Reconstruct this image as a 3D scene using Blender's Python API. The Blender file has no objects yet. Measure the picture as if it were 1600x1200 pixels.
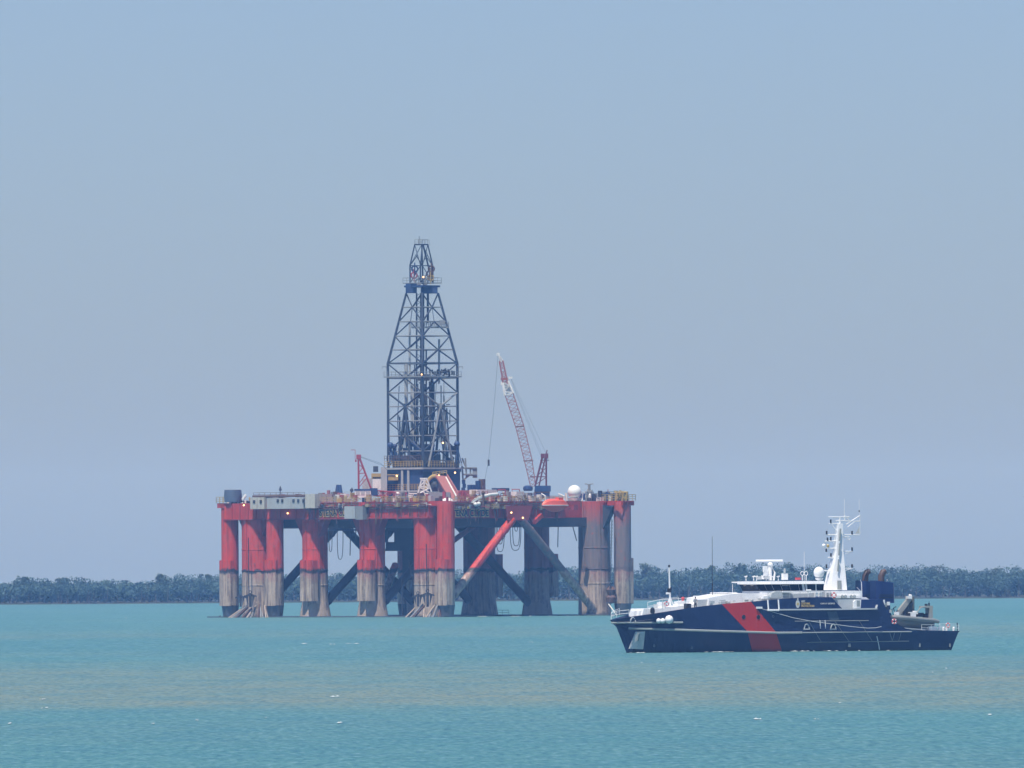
import bpy, bmesh, math, random
from mathutils import Vector, Matrix, Euler
R_ = math.radians
scene = bpy.context.scene
# ------------------------------------------------------------------ camera, sky, sun, exposure
F = 20000.0          # focal length in pixels of the 1600 px wide photograph
HC = 13.1            # eye height above the water
RE = 6.371e6         # the sea falls away with the real curve of the earth
ROLL = 0.0058        # the photograph leans by a third of a degree
EYE = 878.5          # photo row of eye level (column 800)
cam_d = bpy.data.cameras.new("camera")
cam = bpy.data.objects.new("camera", cam_d)
scene.collection.objects.link(cam)
cam_d.sensor_width = 36.0
cam_d.lens = F / 1600.0 * 36.0
cam_d.clip_start = 1.0
cam_d.clip_end = 60000.0
cam.location = (0, 0, HC)
pitch = math.atan((EYE - 600.0) / F)
cam.rotation_euler = (Matrix.Rotation(math.pi / 2 + pitch, 4, 'X') @ Matrix.Rotation(-ROLL, 4, 'Z')).to_euler()
scene.camera = cam

SUN_EL, SUN_DIR = 66.0, (-0.38, -0.925)          # sun behind the camera, to its left
world = bpy.data.worlds.new("World")
scene.world = world
world.use_nodes = True
wn, wl = world.node_tree.nodes, world.node_tree.links
sky = wn.new('ShaderNodeTexSky')
sky.sky_type = 'NISHITA'
sky.sun_disc = False
sky.sun_elevation = R_(SUN_EL)
sky.sun_rotation = math.atan2(SUN_DIR[0], SUN_DIR[1])
sky.air_density = 1.0
sky.dust_density = 0.6
sky.ozone_density = 2.5
bg = wn['Background']
bg.inputs['Strength'].default_value = 0.061
tint = wn.new('ShaderNodeMix'); tint.data_type = 'RGBA'; tint.blend_type = 'MULTIPLY'; tint.inputs[0].default_value = 1.0
tint.inputs[7].default_value = (0.850, 1.035, 1.55, 1)      # clean tropical air: bluer than the model's horizon
wl.new(sky.outputs['Color'], tint.inputs[6])
wl.new(tint.outputs[2], bg.inputs['Color'])
sun_d = bpy.data.lights.new("sun", 'SUN')
sun_d.energy = 4.6
sun_d.angle = R_(0.5)
sun_d.color = (1.0, 0.975, 0.94)
sun = bpy.data.objects.new("sun", sun_d)
scene.collection.objects.link(sun)
sd = Vector((SUN_DIR[0], SUN_DIR[1], 0)).normalized() * math.cos(R_(SUN_EL)) + Vector((0, 0, math.sin(R_(SUN_EL))))
sun.rotation_euler = sd.to_track_quat('Z', 'Y').to_euler()
sun.location = (0, 0, 300)
scene.view_settings.view_transform = 'Standard'
scene.view_settings.look = 'None'
scene.view_settings.exposure = 0.3
scene.view_settings.gamma = 1.0
scene.cycles.volume_bounces = 0
scene.cycles.max_bounces = 6
scene.cycles.transparent_max_bounces = 12

# ------------------------------------------------------------------ helpers
COL = scene.collection
rnd = random.Random(7)
def unroll(px, py):
    return px + ROLL * (600 - py), py + ROLL * (px - 800)

def tag(o, label=None, cat=None, group=None, kind=None):
    if label: o['label'] = label
    if cat: o['category'] = cat
    if group: o['group'] = group
    if kind: o['kind'] = kind
    return o

def empty(name, loc, rz=0.0, label=None, cat=None, group=None, parent=None):
    o = bpy.data.objects.new(name, None)
    COL.objects.link(o)
    o.location = loc
    o.rotation_euler = (0, 0, rz)
    if parent: o.parent = parent
    tag(o, label, cat, group)
    return o

class MB:
    """collects shapes for ONE mesh object"""
    def __init__(s):
        s.v, s.f, s.m = [], [], []
        s.cur = 0
    def add(s, vs, fs):
        b = len(s.v)
        s.v += [tuple(v) for v in vs]
        for f in fs:
            s.f.append(tuple(i + b for i in f)); s.m.append(s.cur)
        return s
    def box(s, c, d, rz=0.0, taper=1.0):
        c = Vector(c); hx, hy, hz = d[0] / 2, d[1] / 2, d[2] / 2
        cs, sn = math.cos(rz), math.sin(rz)
        vs = []
        for z, t in ((-hz, 1.0), (hz, taper)):
            for x, y in ((-hx, -hy), (hx, -hy), (hx, hy), (-hx, hy)):
                x *= t; y *= t
                vs.append((c.x + x * cs - y * sn, c.y + x * sn + y * cs, c.z + z))
        return s.add(vs, [(0, 3, 2, 1), (4, 5, 6, 7), (0, 1, 5, 4), (1, 2, 6, 5), (2, 3, 7, 6), (3, 0, 4, 7)])
    def tube(s, pts, r, n=6, caps=True):
        pts = [Vector(p) for p in pts]
        rs = r if isinstance(r, (list, tuple)) else [r] * len(pts)
        rings = []
        for i, p in enumerate(pts):
            if i == 0: d = pts[1] - pts[0]
            elif i == len(pts) - 1: d = pts[-1] - pts[-2]
            else: d = (pts[i + 1] - pts[i]).normalized() + (pts[i] - pts[i - 1]).normalized()
            d.normalize()
            a = d.cross(Vector((0, 0, 1)) if abs(d.z) < 0.95 else Vector((1, 0, 0))).normalized()
            b = d.cross(a).normalized()
            rings.append([p + (a * math.cos(2 * math.pi * (k + .5) / n) + b * math.sin(2 * math.pi * (k + .5) / n)) * rs[i] for k in range(n)])
        vs = [v for rg in rings for v in rg]
        fs = []
        for i in range(len(pts) - 1):
            for k in range(n):
                k2 = (k + 1) % n
                fs.append((i * n + k, i * n + k2, (i + 1) * n + k2, (i + 1) * n + k))
        if caps:
            fs.append(tuple(range(n - 1, -1, -1)))
            fs.append(tuple((len(pts) - 1) * n + k for k in range(n)))
        return s.add(vs, fs)
    def beam(s, p0, p1, w, h=None):
        return s.tube([p0, p1], w * 0.7071, 4)
    def lathe(s, prof, c=(0, 0, 0), n=24, caps=True, sx=1.0, sy=1.0):
        vs, fs = [], []
        for r, z in prof:
            for k in range(n):
                a = 2 * math.pi * k / n
                vs.append((c[0] + r * math.cos(a) * sx, c[1] + r * math.sin(a) * sy, c[2] + z))
        for i in range(len(prof) - 1):
            for k in range(n):
                k2 = (k + 1) % n
                fs.append((i * n + k, i * n + k2, (i + 1) * n + k2, (i + 1) * n + k))
        if caps:
            fs.append(tuple(range(n - 1, -1, -1)))
            fs.append(tuple((len(prof) - 1) * n + k for k in range(n)))
        return s.add(vs, fs)
    def ball(s, c, r, n=12, sz=1.0):
        m = n // 2
        prof = [(max(1e-3, r * math.sin(math.pi * i / m)), -r * sz * math.cos(math.pi * i / m)) for i in range(m + 1)]
        return s.lathe(prof, c, n)
    def prism(s, base, top):
        """two polygons with the same number of corners, joined"""
        n = len(base)
        return s.add(list(base) + list(top),
                     [tuple(range(n - 1, -1, -1)), tuple(range(n, 2 * n))] +
                     [(i, (i + 1) % n, n + (i + 1) % n, n + i) for i in range(n)])
    def quad(s, a, b, c, d):
        return s.add([a, b, c, d], [(0, 1, 2, 3)])
    def torus(s, c, R, r, axis='y', n=14, m=6):
        vs, fs = [], []
        c = Vector(c)
        for i in range(n):
            a = 2 * math.pi * i / n
            for j in range(m):
                b = 2 * math.pi * j / m
                q = Vector(((R + r * math.cos(b)) * math.cos(a), r * math.sin(b), (R + r * math.cos(b)) * math.sin(a)))
                if axis == 'x': q = Vector((q.y, q.x, q.z))
                if axis == 'z': q = Vector((q.x, q.z, q.y))
                vs.append(c + q)
        for i in range(n):
            for j in range(m):
                fs.append((i * m + j, ((i + 1) % n) * m + j, ((i + 1) % n) * m + (j + 1) % m, i * m + (j + 1) % m))
        return s.add(vs, fs)
    def build(s, name, mats, parent=None, smooth=False, loc=None, label=None):
        me = bpy.data.meshes.new(name)
        me.from_pydata(s.v, [], s.f)
        if not isinstance(mats, (list, tuple)): mats = [mats]
        for m in mats: me.materials.append(m)
        if len(mats) > 1: me.polygons.foreach_set('material_index', s.m)
        me.update()
        bm = bmesh.new(); bm.from_mesh(me)
        bmesh.ops.recalc_face_normals(bm, faces=bm.faces)
        bm.to_mesh(me); bm.free()
        if smooth:
            me.polygons.foreach_set('use_smooth', [True] * len(me.polygons))
            try: me.set_sharp_from_angle(angle=R_(40))
            except Exception: pass
        o = bpy.data.objects.new(name, me)
        COL.objects.link(o)
        if parent: o.parent = parent
        if loc: o.location = loc
        if label: o['label'] = label
        return o

def rail(mb, pts, h=1.1, r=0.05, step=2.0, rows=3):
    """guard rail along a polyline"""
    pts = [Vector(p) for p in pts]
    for a, b in zip(pts, pts[1:]):
        L = (b - a).length; n = max(1, int(L / step))
        for i in range(n + 1):
            p = a.lerp(b, i / n)
            mb.tube([p, p + Vector((0, 0, h))], r, 4)
        for k in range(rows):
            z = Vector((0, 0, h * (k + 1) / rows))
            mb.tube([a + z, b + z], r, 4)
    return mb

# ------------------------------------------------------------------ materials
def nodes_of(name):
    m = bpy.data.materials.new(name); m.use_nodes = True
    nt = m.node_tree
    return m, nt, nt.nodes, nt.links, nt.nodes['Principled BSDF']

def N(nt, kind, **kw):
    n = nt.nodes.new(kind)
    for k, v in kw.items():
        if k in ('operation', 'blend_type', 'data_type', 'interpolation_type', 'noise_dimensions', 'clamp', 'wave_type'): setattr(n, k, v)
    return n

def mixc(nt, fac, a, b, blend='MIX'):
    m = nt.nodes.new('ShaderNodeMix'); m.data_type = 'RGBA'; m.blend_type = blend; m.clamp_factor = True
    for sock, val in ((m.inputs[0], fac), (m.inputs[6], a), (m.inputs[7], b)):
        if hasattr(val, 'links') or isinstance(val, bpy.types.NodeSocket): nt.links.new(val, sock)
        else: sock.default_value = val if not isinstance(val, tuple) else (val + (1,))[:4]
    return m.outputs[2]

def math_(nt, op, a, b=None, clamp=False):
    m = nt.nodes.new('ShaderNodeMath'); m.operation = op; m.use_clamp = clamp
    for i, val in enumerate((a, b)):
        if val is None: continue
        if isinstance(val, bpy.types.NodeSocket): nt.links.new(val, m.inputs[i])
        else: m.inputs[i].default_value = val
    return m.outputs[0]

def noise(nt, vec, scale, detail=3.0, rough=0.55, stretch=None):
    n = nt.nodes.new('ShaderNodeTexNoise')
    n.inputs['Scale'].default_value = scale
    n.inputs['Detail'].default_value = detail
    n.inputs['Roughness'].default_value = rough
    if stretch:
        mp = nt.nodes.new('ShaderNodeMapping'); mp.inputs['Scale'].default_value = stretch
        nt.links.new(vec, mp.inputs['Vector']); vec = mp.outputs['Vector']
    nt.links.new(vec, n.inputs['Vector'])
    return n.outputs['Fac']

def ramp(nt, fac, lo, hi):
    m = nt.nodes.new('ShaderNodeMapRange'); m.clamp = True
    nt.links.new(fac, m.inputs['Value'])
    m.inputs['From Min'].default_value = lo; m.inputs['From Max'].default_value = hi
    return m.outputs['Result']

def paint(name, col, rough=0.5, var=0.25, rust=0.0, scale=0.5, metal=0.0, streak=0.0, spec=0.4, rustcol=(0.13, 0.055, 0.03)):
    """weathered paint: mottled value, rust spots, vertical run-off streaks"""
    m, nt, ns, ls, bs = nodes_of(name)
    tc = ns.new('ShaderNodeTexCoord'); P = tc.outputs['Object']
    c = mixc(nt, math_(nt, 'MULTIPLY', noise(nt, P, scale, 4), var), col, tuple(x * 0.35 for x in col))
    c = mixc(nt, math_(nt, 'MULTIPLY', ramp(nt, noise(nt, P, scale * 5, 3), .55, .8), var), c, tuple(min(1, x * 1.3 + .03) for x in col))
    if streak:
        s = ramp(nt, noise(nt, P, 1.0, 4, .6, (2.2, 2.2, 0.09)), .52, .75)
        c = mixc(nt, math_(nt, 'MULTIPLY', s, streak), c, rustcol)
    if rust:
        s = ramp(nt, noise(nt, P, scale * 2.3, 6, .7), .6, .72)
        c = mixc(nt, math_(nt, 'MULTIPLY', s, rust), c, rustcol)
    ls.new(c, bs.inputs['Base Color'])
    bs.inputs['Roughness'].default_value = rough
    bs.inputs['Metallic'].default_value = metal
    bs.inputs['Specular IOR Level'].default_value = spec
    return m

def glow(name, col, strength):
    m, nt, ns, ls, bs = nodes_of(name)
    bs.inputs['Base Color'].default_value = col + (1,)
    bs.inputs['Emission Color'].default_value = col + (1,)
    bs.inputs['Emission Strength'].default_value = strength
    return m

# ------------------------------------------------------------------ sea, land, haze
def curve_z(x, y): return -(x * x + y * y) / (2 * RE)

def sheet(name, mat, x_half, ys, z_off=0.0, kind='structure', nx=24, xf=None, zf=None):
    mb = MB(); vs = []
    for y in ys:
        hx = x_half if not xf else xf(y)
        for i in range(nx + 1):
            x = -hx + 2 * hx * i / nx
            vs.append((x, y, curve_z(x, y) + z_off + (zf(x, y) if zf else 0)))
    fs = [(j * (nx + 1) + i, j * (nx + 1) + i + 1, (j + 1) * (nx + 1) + i + 1, (j + 1) * (nx + 1) + i)
          for j in range(len(ys) - 1) for i in range(nx)]
    mb.add(vs, fs)
    o = mb.build(name, mat, smooth=True)
    o['kind'] = kind
    return o

def sea_material():
    m, nt, ns, ls, bs = nodes_of('sea_water')
    geo = ns.new('ShaderNodeNewGeometry'); P = geo.outputs['Position']
    sep = ns.new('ShaderNodeSeparateXYZ'); ls.new(P, sep.inputs[0])
    Y = sep.outputs['Y']
    # silt plumes: long irregular belts lying across the channel
    wob = math_(nt, 'MULTIPLY', math_(nt, 'SUBTRACT', noise(nt, P, 1.0, 3, .5, (0.009, 0.005, 1)), .5), 420.0)
    Yw = math_(nt, 'ADD', Y, wob)
    def belt(y0, y1, soft):
        a = ramp(nt, Yw, y0 - soft, y0 + soft)
        b = ramp(nt, Yw, y1 + soft * 3.2, y1 - soft * 1.6)
        return math_(nt, 'MULTIPLY', a, b)
    teal, deep, silt = (0.088, 0.220, 0.196), (0.068, 0.188, 0.182), (0.195, 0.222, 0.142)
    c = mixc(nt, ramp(nt, noise(nt, P, 1.0, 4, .6, (0.006, 0.0018, 1)), .35, .65), teal, deep)
    patch = ramp(nt, noise(nt, P, 1.0, 4, .6, (0.02, 0.006, 1)), .25, .7)
    b1 = math_(nt, 'MULTIPLY', belt(1120, 1560, 85), math_(nt, 'ADD', math_(nt, 'MULTIPLY', patch, .5), .56))
    c = mixc(nt, b1, c, silt)
    far = math_(nt, 'MULTIPLY', ramp(nt, noise(nt, P, 1.0, 4, .6, (0.008, 0.0035, 1)), .48, .72), .30)
    c = mixc(nt, far, c, (0.16, 0.22, 0.17))
    b2 = math_(nt, 'MULTIPLY', belt(2300, 2600, 90), .30)
    c = mixc(nt, b2, c, silt)
    # small wind waves seen end on: short light and dark flecks
    w1 = noise(nt, P, 1.0, 5, .7, (0.55, 0.10, 1))
    w2 = noise(nt, P, 1.0, 3, .6, (0.10, 0.03, 1))
    w3 = noise(nt, P, 1.0, 3, .7, (1.6, 0.16, 1))
    c = mixc(nt, math_(nt, 'MULTIPLY', ramp(nt, w1, .5, .8), .55), c, (0.036, 0.125, 0.155))
    c = mixc(nt, math_(nt, 'MULTIPLY', ramp(nt, w1, .48, .25), .5), c, (0.12, 0.26, 0.275))
    c = mixc(nt, math_(nt, 'MULTIPLY', ramp(nt, w2, .45, .65), .45), c, (0.05, 0.165, 0.18))
    c = mixc(nt, math_(nt, 'MULTIPLY', ramp(nt, w3, .5, .66), .8), c, (0.032, 0.115, 0.14))
    c = mixc(nt, math_(nt, 'MULTIPLY', ramp(nt, w3, .46, .30), .75), c, (0.17, 0.30, 0.31))
    ls.new(c, bs.inputs['Base Color'])
    bs.inputs['Roughness'].default_value = 0.42
    bs.inputs['IOR'].default_value = 1.33
    bs.inputs['Specular IOR Level'].default_value = 0.32
    bump = ns.new('ShaderNodeBump'); bump.inputs['Strength'].default_value = 0.9; bump.inputs['Distance'].default_value = 1.2
    h = math_(nt, 'ADD', noise(nt, P, 1.0, 4, .6, (0.5, 0.22, 1)), math_(nt, 'MULTIPLY', noise(nt, P, 1.0, 2, .5, (0.08, 0.05, 1)), 2.0))
    ls.new(h, bump.inputs['Height']); ls.new(bump.outputs[0], bs.inputs['Normal'])
    return m

ys = [-300 + i * 60 for i in range(15)] + [600 + i * 100 for i in range(45)] + [5100 + i * 250 for i in range(40)]
SHORE = 4900.0
def shore_y(x):
    return SHORE + 0.16 * x + 26 * math.sin(x * .011 + 1) + 9 * math.sin(x * .043)
sea = sheet('sea', sea_material(), 0, ys, xf=lambda y: 400 + abs(y) * 0.45, nx=40)

M_mud = paint('tidal_mud', (0.060, 0.068, 0.048), .8, .5, 0, .05)
def mud():
    mb = MB(); vs = []; n = 240; rows = [0, 3, 8, 30, 120, 400, 1500, 5000, 9500]
    hz = [-.25, .25, .5, .7, .8, .9, 1, 1, 1]
    for d, h in zip(rows, hz):
        for i in range(n + 1):
            x = (-1400 + 2800 * i / n) * (1 + d / 4000.0)
            y = shore_y(x) + d
            vs.append((x, y, curve_z(x, y) + h + (.12 * math.sin(x * .3) if 0 < d < 10 else 0)))
    fs = [(j * (n + 1) + i, j * (n + 1) + i + 1, (j + 1) * (n + 1) + i + 1, (j + 1) * (n + 1) + i) for j in range(len(rows) - 1) for i in range(n)]
    mb.add(vs, fs)
    return mb.build('land', M_mud, smooth=True)
land = mud(); land['kind'] = 'structure'

def haze():
    m = bpy.data.materials.new('sea_haze'); m.use_nodes = True
    nt = m.node_tree; nt.nodes.clear()
    out = nt.nodes.new('ShaderNodeOutputMaterial')
    v = nt.nodes.new('ShaderNodeVolumePrincipled')
    v.inputs['Color'].default_value = (0.22, 0.50, 1.0, 1)
    v.inputs['Absorption Color'].default_value = (1, 1, 1, 1)
    v.inputs['Density'].default_value = 0.72e-4
    v.inputs['Anisotropy'].default_value = -0.2
    nt.links.new(v.outputs[0], out.inputs['Volume'])
    mb = MB(); mb.box((0, 7200, 46), (26000, 16400, 150))
    o = mb.build('haze', m); o['kind'] = 'stuff'
    return o
haze_o = haze()

# ------------------------------------------------------------------ mangrove shore
def leaf_material(name, c1, c2, c3):
    m, nt, ns, ls, bs = nodes_of(name)
    geo = ns.new('ShaderNodeNewGeometry'); P = geo.outputs['Position']
    c = mixc(nt, ramp(nt, noise(nt, P, 0.035, 3), .38, .62), c1, c2)
    c = mixc(nt, math_(nt, 'MULTIPLY', ramp(nt, noise(nt, P, 0.25, 3), .5, .75), .7), c, c3)
    ri = geo.outputs['Random Per Island']
    c = mixc(nt, math_(nt, 'MULTIPLY', ri, .2), c, tuple(x * .6 for x in c1))
    ls.new(c, bs.inputs['Base Color'])
    bs.inputs['Roughness'].default_value = .75
    bs.inputs['Specular IOR Level'].default_value = .15
    return m
M_leaf = leaf_material('mangrove_leaves', (0.068, 0.124, 0.112), (0.058, 0.110, 0.104), (0.095, 0.140, 0.100))  # extra blue in the leaf colours stands in for distance haze
M_leaf2 = leaf_material('paper_tree_leaves', (0.065, 0.105, 0.065), (0.085, 0.120, 0.068), (0.12, 0.15, 0.08))
M_bark = paint('grey_bark', (0.09, 0.075, 0.06), .9, .5, 0, .6)

def leaf(vs, fs, p, s, r):
    """one leaf clump: a bent pair of triangles, turned at random"""
    a, b = r.uniform(0, 6.283), r.uniform(-1.1, 1.1)
    d = Vector((math.cos(a) * math.cos(b), math.sin(a) * math.cos(b), math.sin(b)))
    u = d.cross(Vector((r.uniform(-1, 1), r.uniform(-1, 1), r.uniform(-1, 1)))).normalized()
    i = len(vs)
    w = r.uniform(.45, .8)
    vs += [p - d * s, p + u * s * w + Vector((0, 0, .15 * s)), p + d * s, p - u * s * w - Vector((0, 0, .1 * s))]
    fs.append((i, i + 1, i + 2, i + 3))

def crown(vs, fs, c, rx, rz, n, s, r, fill=0.35):
    """clumpy crown: leaf clumps on and inside several lobes"""
    lobes = [(Vector((0, 0, 0)), 1.0)]
    for k in range(6):
        a = r.uniform(0, 6.283)
        lobes.append((Vector((math.cos(a) * rx * .62, math.sin(a) * rx * .62, r.uniform(-.35, .62) * rz)), r.uniform(.38, .66)))
    for k in range(n):
        lc, ls_ = lobes[r.randrange(len(lobes))]
        th, ph = r.uniform(0, 6.283), math.asin(r.uniform(-1, 1))
        q = r.uniform(fill, 1.06) ** .5
        p = Vector(c) + lc + Vector((math.cos(th) * math.cos(ph) * rx * q, math.sin(th) * math.cos(ph) * rx * q, math.sin(ph) * rz * q)) * ls_
        leaf(vs, fs, p, s * r.uniform(.6, 1.35), r)

def canopy_h(x):
    # height of the wood along the shore, in metres (low on the left, high to the right of the rig)
    t = [(-900, 11), (-200, 8.5), (-185, 9.5), (-160, 10), (-140, 8.5), (-122, 11), (-100, 11.6), (-75, 10.8), (-40, 12), (0, 12.5), (30, 13),
         (50, 13.0), (75, 13.5), (95, 15.0), (120, 13.5), (140, 13.2), (160, 13.2), (180, 11.8), (200, 12.4), (900, 12)]
    for (a, ha), (b, hb) in zip(t, t[1:]):
        if a <= x <= b: return ha + (hb - ha) * (x - a) / (b - a)
    return 12
def forest():
    r = random.Random(11)
    vs, fs = [], []
    for row, d in enumerate((3, 8, 14, 22, 32, 46, 62)):
        x = -850.0
        while x < 850:
            x += r.uniform(2.6, 5.2) * (1 + d * .015)
            inner = abs(x) < 290
            if not inner: x += 4
            h = canopy_h(x) * (r.uniform(.60, .84) if row < 2 else r.uniform(.80, 1.0)) * (1 + .05 * math.sin(x * .11 + row) + .03 * math.sin(x * .37))
            y = shore_y(x) + 4 + d + r.uniform(-2.5, 2.5)
            z0 = curve_z(x, y) + .6
            rx = r.uniform(2.6, 4.6)
            n = int((330 if row < 5 else 240) * (1.0 if inner else .25))
            crown(vs, fs, (x, y, z0 + h * (.66 if row > 1 else .60)), rx, h * (.30 if row > 1 else .34), n, .36 if inner else .9, r)
    # dense lower leafage, then prop roots in the shade along the mud
    for k in range(52000):
        x = r.uniform(-300, 300) if k % 4 else r.uniform(-850, 850)
        q = r.random(); y = shore_y(x) + 7 + q * 10
        p = Vector((x, y, curve_z(x, y) + .9 + canopy_h(x) * r.uniform(.02, .60)))
        leaf(vs, fs, p, r.uniform(.45, .85), r)
    mb = MB(); mb.v = [tuple(v) for v in vs]; mb.f = fs; mb.m = [0] * len(fs)
    for k in range(700):
        x = r.uniform(-420, 420); y = shore_y(x) + r.uniform(3, 14); z = curve_z(x, y) + .2
        mb.cur = 1
        mb.tube([(x, y, z), (x + r.uniform(-.8, .8), y, z + r.uniform(3, 7))], [r.uniform(.12, .3), .08], 4, False)
    me = bpy.data.meshes.new('mangrove_wood')
    me.from_pydata(mb.v, [], mb.f)
    me.materials.append(M_leaf); me.materials.append(M_bark)
    me.polygons.foreach_set('material_index', mb.m)
    o = bpy.data.objects.new('mangrove_wood', me); COL.objects.link(o)
    tag(o, 'low dark mangrove wood along the far shore behind the rig', 'woodland', None, 'stuff')
    return o
forest()

def tree(px, top, wpx, name, label, seed, dens=1.0):
    r = random.Random(seed)
    D = SHORE + 55
    x_, y_ = unroll(px, top)
    X = (x_ - 800) * D / F; D = shore_y(X) + 26
    X = (x_ - 800) * D / F
    z0 = curve_z(X, D) + .6
    H = HC - (y_ - EYE) * D / F - z0
    rx = wpx / 2 * D / F
    t = empty(name, (X, D, z0), 0, label, 'tree', 'trees standing above the mangroves')
    tb = MB()
    tb.tube([(0, 0, 0), (r.uniform(-.3, .3), 0, H * .45), (r.uniform(-.6, .6), 0, H * .8)], [.42, .3, .12], 7)
    for k in range(7):
        a = r.uniform(0, 6.283); zz = H * r.uniform(.4, .7)
        tb.tube([(0, 0, zz), (math.cos(a) * rx * .5, math.sin(a) * rx * .5, zz + H * .14), (math.cos(a) * rx * .85, math.sin(a) * rx * .85, zz + H * .26)], [.18, .11, .05], 5)
    tb.build('trunk', M_bark, t)
    vs, fs = [], []
    for k in range(9):
        a = r.uniform(0, 6.283); q = r.uniform(.1, .72)
        zc = H * r.uniform(.62, .93)
        crown(vs, fs, (math.cos(a) * rx * q, math.sin(a) * rx * q, zc), rx * r.uniform(.3, .5), H * r.uniform(.06, .12), int(95 * dens), .32, r, .2)
    mb = MB(); mb.v = [tuple(v) for v in vs]; mb.f = fs; mb.m = [0] * len(fs)
    me = bpy.data.meshes.new('crown'); me.from_pydata(mb.v, [], mb.f); me.materials.append(M_leaf2)
    o = bpy.data.objects.new('crown', me); COL.objects.link(o); o.parent = t
tree(1008, 876, 22, 'shore_tree', 'ragged tree with thin top standing alone just right of the rig', 3, .7)
tree(858, 880, 24, 'shore_tree', 'tree top showing between the rig columns left of its widest grey column', 4)
tree(920, 884, 20, 'shore_tree', 'short round tree hidden partly behind the widest grey rig column', 5)
tree(1110, 883, 34, 'shore_tree', 'broad flat tree behind the thin black whip aerial of the patrol boat', 6)
tree(1155, 877, 28, 'shore_tree', 'tall dense tree rising just left above the wheelhouse of the patrol boat', 8, 1.3)
tree(1236, 879, 26, 'shore_tree', 'tall tree rising between the radar scanner and the white mast', 9, 1.2)
tree(1456, 883, 42, 'shore_tree', 'broad rounded tree above the grey inflatable at the right', 10, 1.2)
tree(1560, 886, 46, 'shore_tree', 'wide dome shaped tree near the right edge of the photo', 12, 1.2)
tree(38, 899, 30, 'shore_tree', 'reddish brown bushy tree near the left edge of the photo', 13, 1.2)
tree(98, 902, 26, 'shore_tree', 'sparse tree second from the left edge of the photo', 14, .7)
tree(252, 897, 22, 'shore_tree', 'leafy pale tree halfway between the left edge and the rig', 27)
tree(326, 897, 16, 'shore_tree', 'small tree just left of the outermost rig column', 16)

# ================================================================== the drilling rig
DR, XR = 3333.0, -22.66
ZR = curve_z(XR, DR)
def RX(px, py, Y=0.0):
    """photo point -> rig coordinates, at a depth Y (metres) behind the rig's centre"""
    x, y = unroll(px, py); D = DR + Y
    return Vector(((x - 800) * D / F - XR, Y, HC - (y - EYE) * D / F - ZR))
SU, CU = 0.705, 0.709
def UV(p, q, z=0.0):
    """p metres along the pontoons, q metres across them, measured from the nearest corner column"""
    return Vector((-SU * (p - 32) + CU * (q - 30), CU * (p - 32) + SU * (q - 30), z))
ANG_P = math.atan2(CU, -SU)      # direction of +p in the ground plane
def on_q(px, py, q):
    Y = 0.0
    for _ in range(5):
        v = RX(px, py, Y); p = 32 - (v.x - CU * (q - 30)) / SU; Y = CU * (p - 32) + SU * (q - 30)
    return p, RX(px, py, Y)
def on_p(px, py, p):
    Y = 0.0
    for _ in range(5):
        v = RX(px, py, Y); q = 30 + (v.x + SU * (p - 32)) / CU; Y = CU * (p - 32) + SU * (q - 30)
    return q, RX(px, py, Y)

def hull_red(name, wear=0.0, base=(0.54, 0.046, 0.022)):
    """red above, a black band, then bare grey steel with run-off; heights are painted on the legs"""
    m, nt, ns, ls, bs = nodes_of(name)
    tc = ns.new('ShaderNodeTexCoord'); P = tc.outputs['Object']
    sep = ns.new('ShaderNodeSeparateXYZ'); ls.new(P, sep.inputs[0]); Z = sep.outputs['Z']
    n1 = noise(nt, P, .35, 5, .65); n2 = noise(nt, P, 1.0, 5, .65, (1.6, 1.6, .12)); n3 = noise(nt, P, 1.1, 4, .6)
    red = mixc(nt, math_(nt, 'MULTIPLY', ramp(nt, n1, .42, .7), .6), base, (0.50, 0.10, 0.085))
    red = mixc(nt, math_(nt, 'MULTIPLY', ramp(nt, n2, .50, .66), .7), red, (0.17, 0.032, 0.025))
    red = mixc(nt, math_(nt, 'MULTIPLY', ramp(nt, n3, .56, .70), .55), red, (0.26, 0.13, 0.10))
    if wear:
        w = ramp(nt, math_(nt, 'ADD', Z, math_(nt, 'MULTIPLY', math_(nt, 'SUBTRACT', n1, .5), 9.0)), 30.5, 23.0)
        scr = mixc(nt, ramp(nt, n2, .35, .7), (0.20, 0.17, 0.16), (0.10, 0.11, 0.12))
        scr = mixc(nt, ramp(nt, n3, .58, .7), scr, (0.30, 0.10, 0.08))
        red = mixc(nt, math_(nt, 'MULTIPLY', w, wear), red, scr)
    Zw = math_(nt, 'ADD', Z, math_(nt, 'MULTIPLY', math_(nt, 'SUBTRACT', noise(nt, P, .45, 5, .65), .5), 3.0))
    grey = mixc(nt, ramp(nt, n2, .38, .62), (0.47, 0.375, 0.29), (0.17, 0.13, 0.105))
    grey = mixc(nt, math_(nt, 'MULTIPLY', ramp(nt, n3, .5, .72), .6), grey, (0.48, 0.40, 0.32))
    pink = math_(nt, 'MULTIPLY', ramp(nt, Zw, 8.6, 11.2), ramp(nt, n1, .38, .62))
    grey = mixc(nt, math_(nt, 'MULTIPLY', pink, .75), grey, (0.36, 0.13, 0.12))
    grey = mixc(nt, math_(nt, 'MULTIPLY', ramp(nt, Zw, 1.0, .1), .8), grey, (0.06, 0.07, 0.06))
    c = mixc(nt, ramp(nt, Zw, 11.2, 11.7), grey, (0.045, 0.04, 0.045) if wear < .5 else (0.13, 0.10, 0.10))
    c = mixc(nt, ramp(nt, Zw, 12.3, 12.75), c, red)
    ls.new(c, bs.inputs['Base Color'])
    bs.inputs['Roughness'].default_value = .6; bs.inputs['Specular IOR Level'].default_value = .3
    bp = ns.new('ShaderNodeBump'); bp.inputs['Strength'].default_value = .5; bp.inputs['Distance'].default_value = .15
    ls.new(n2, bp.inputs['Height']); ls.new(bp.outputs[0], bs.inputs['Normal'])
    return m
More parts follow.
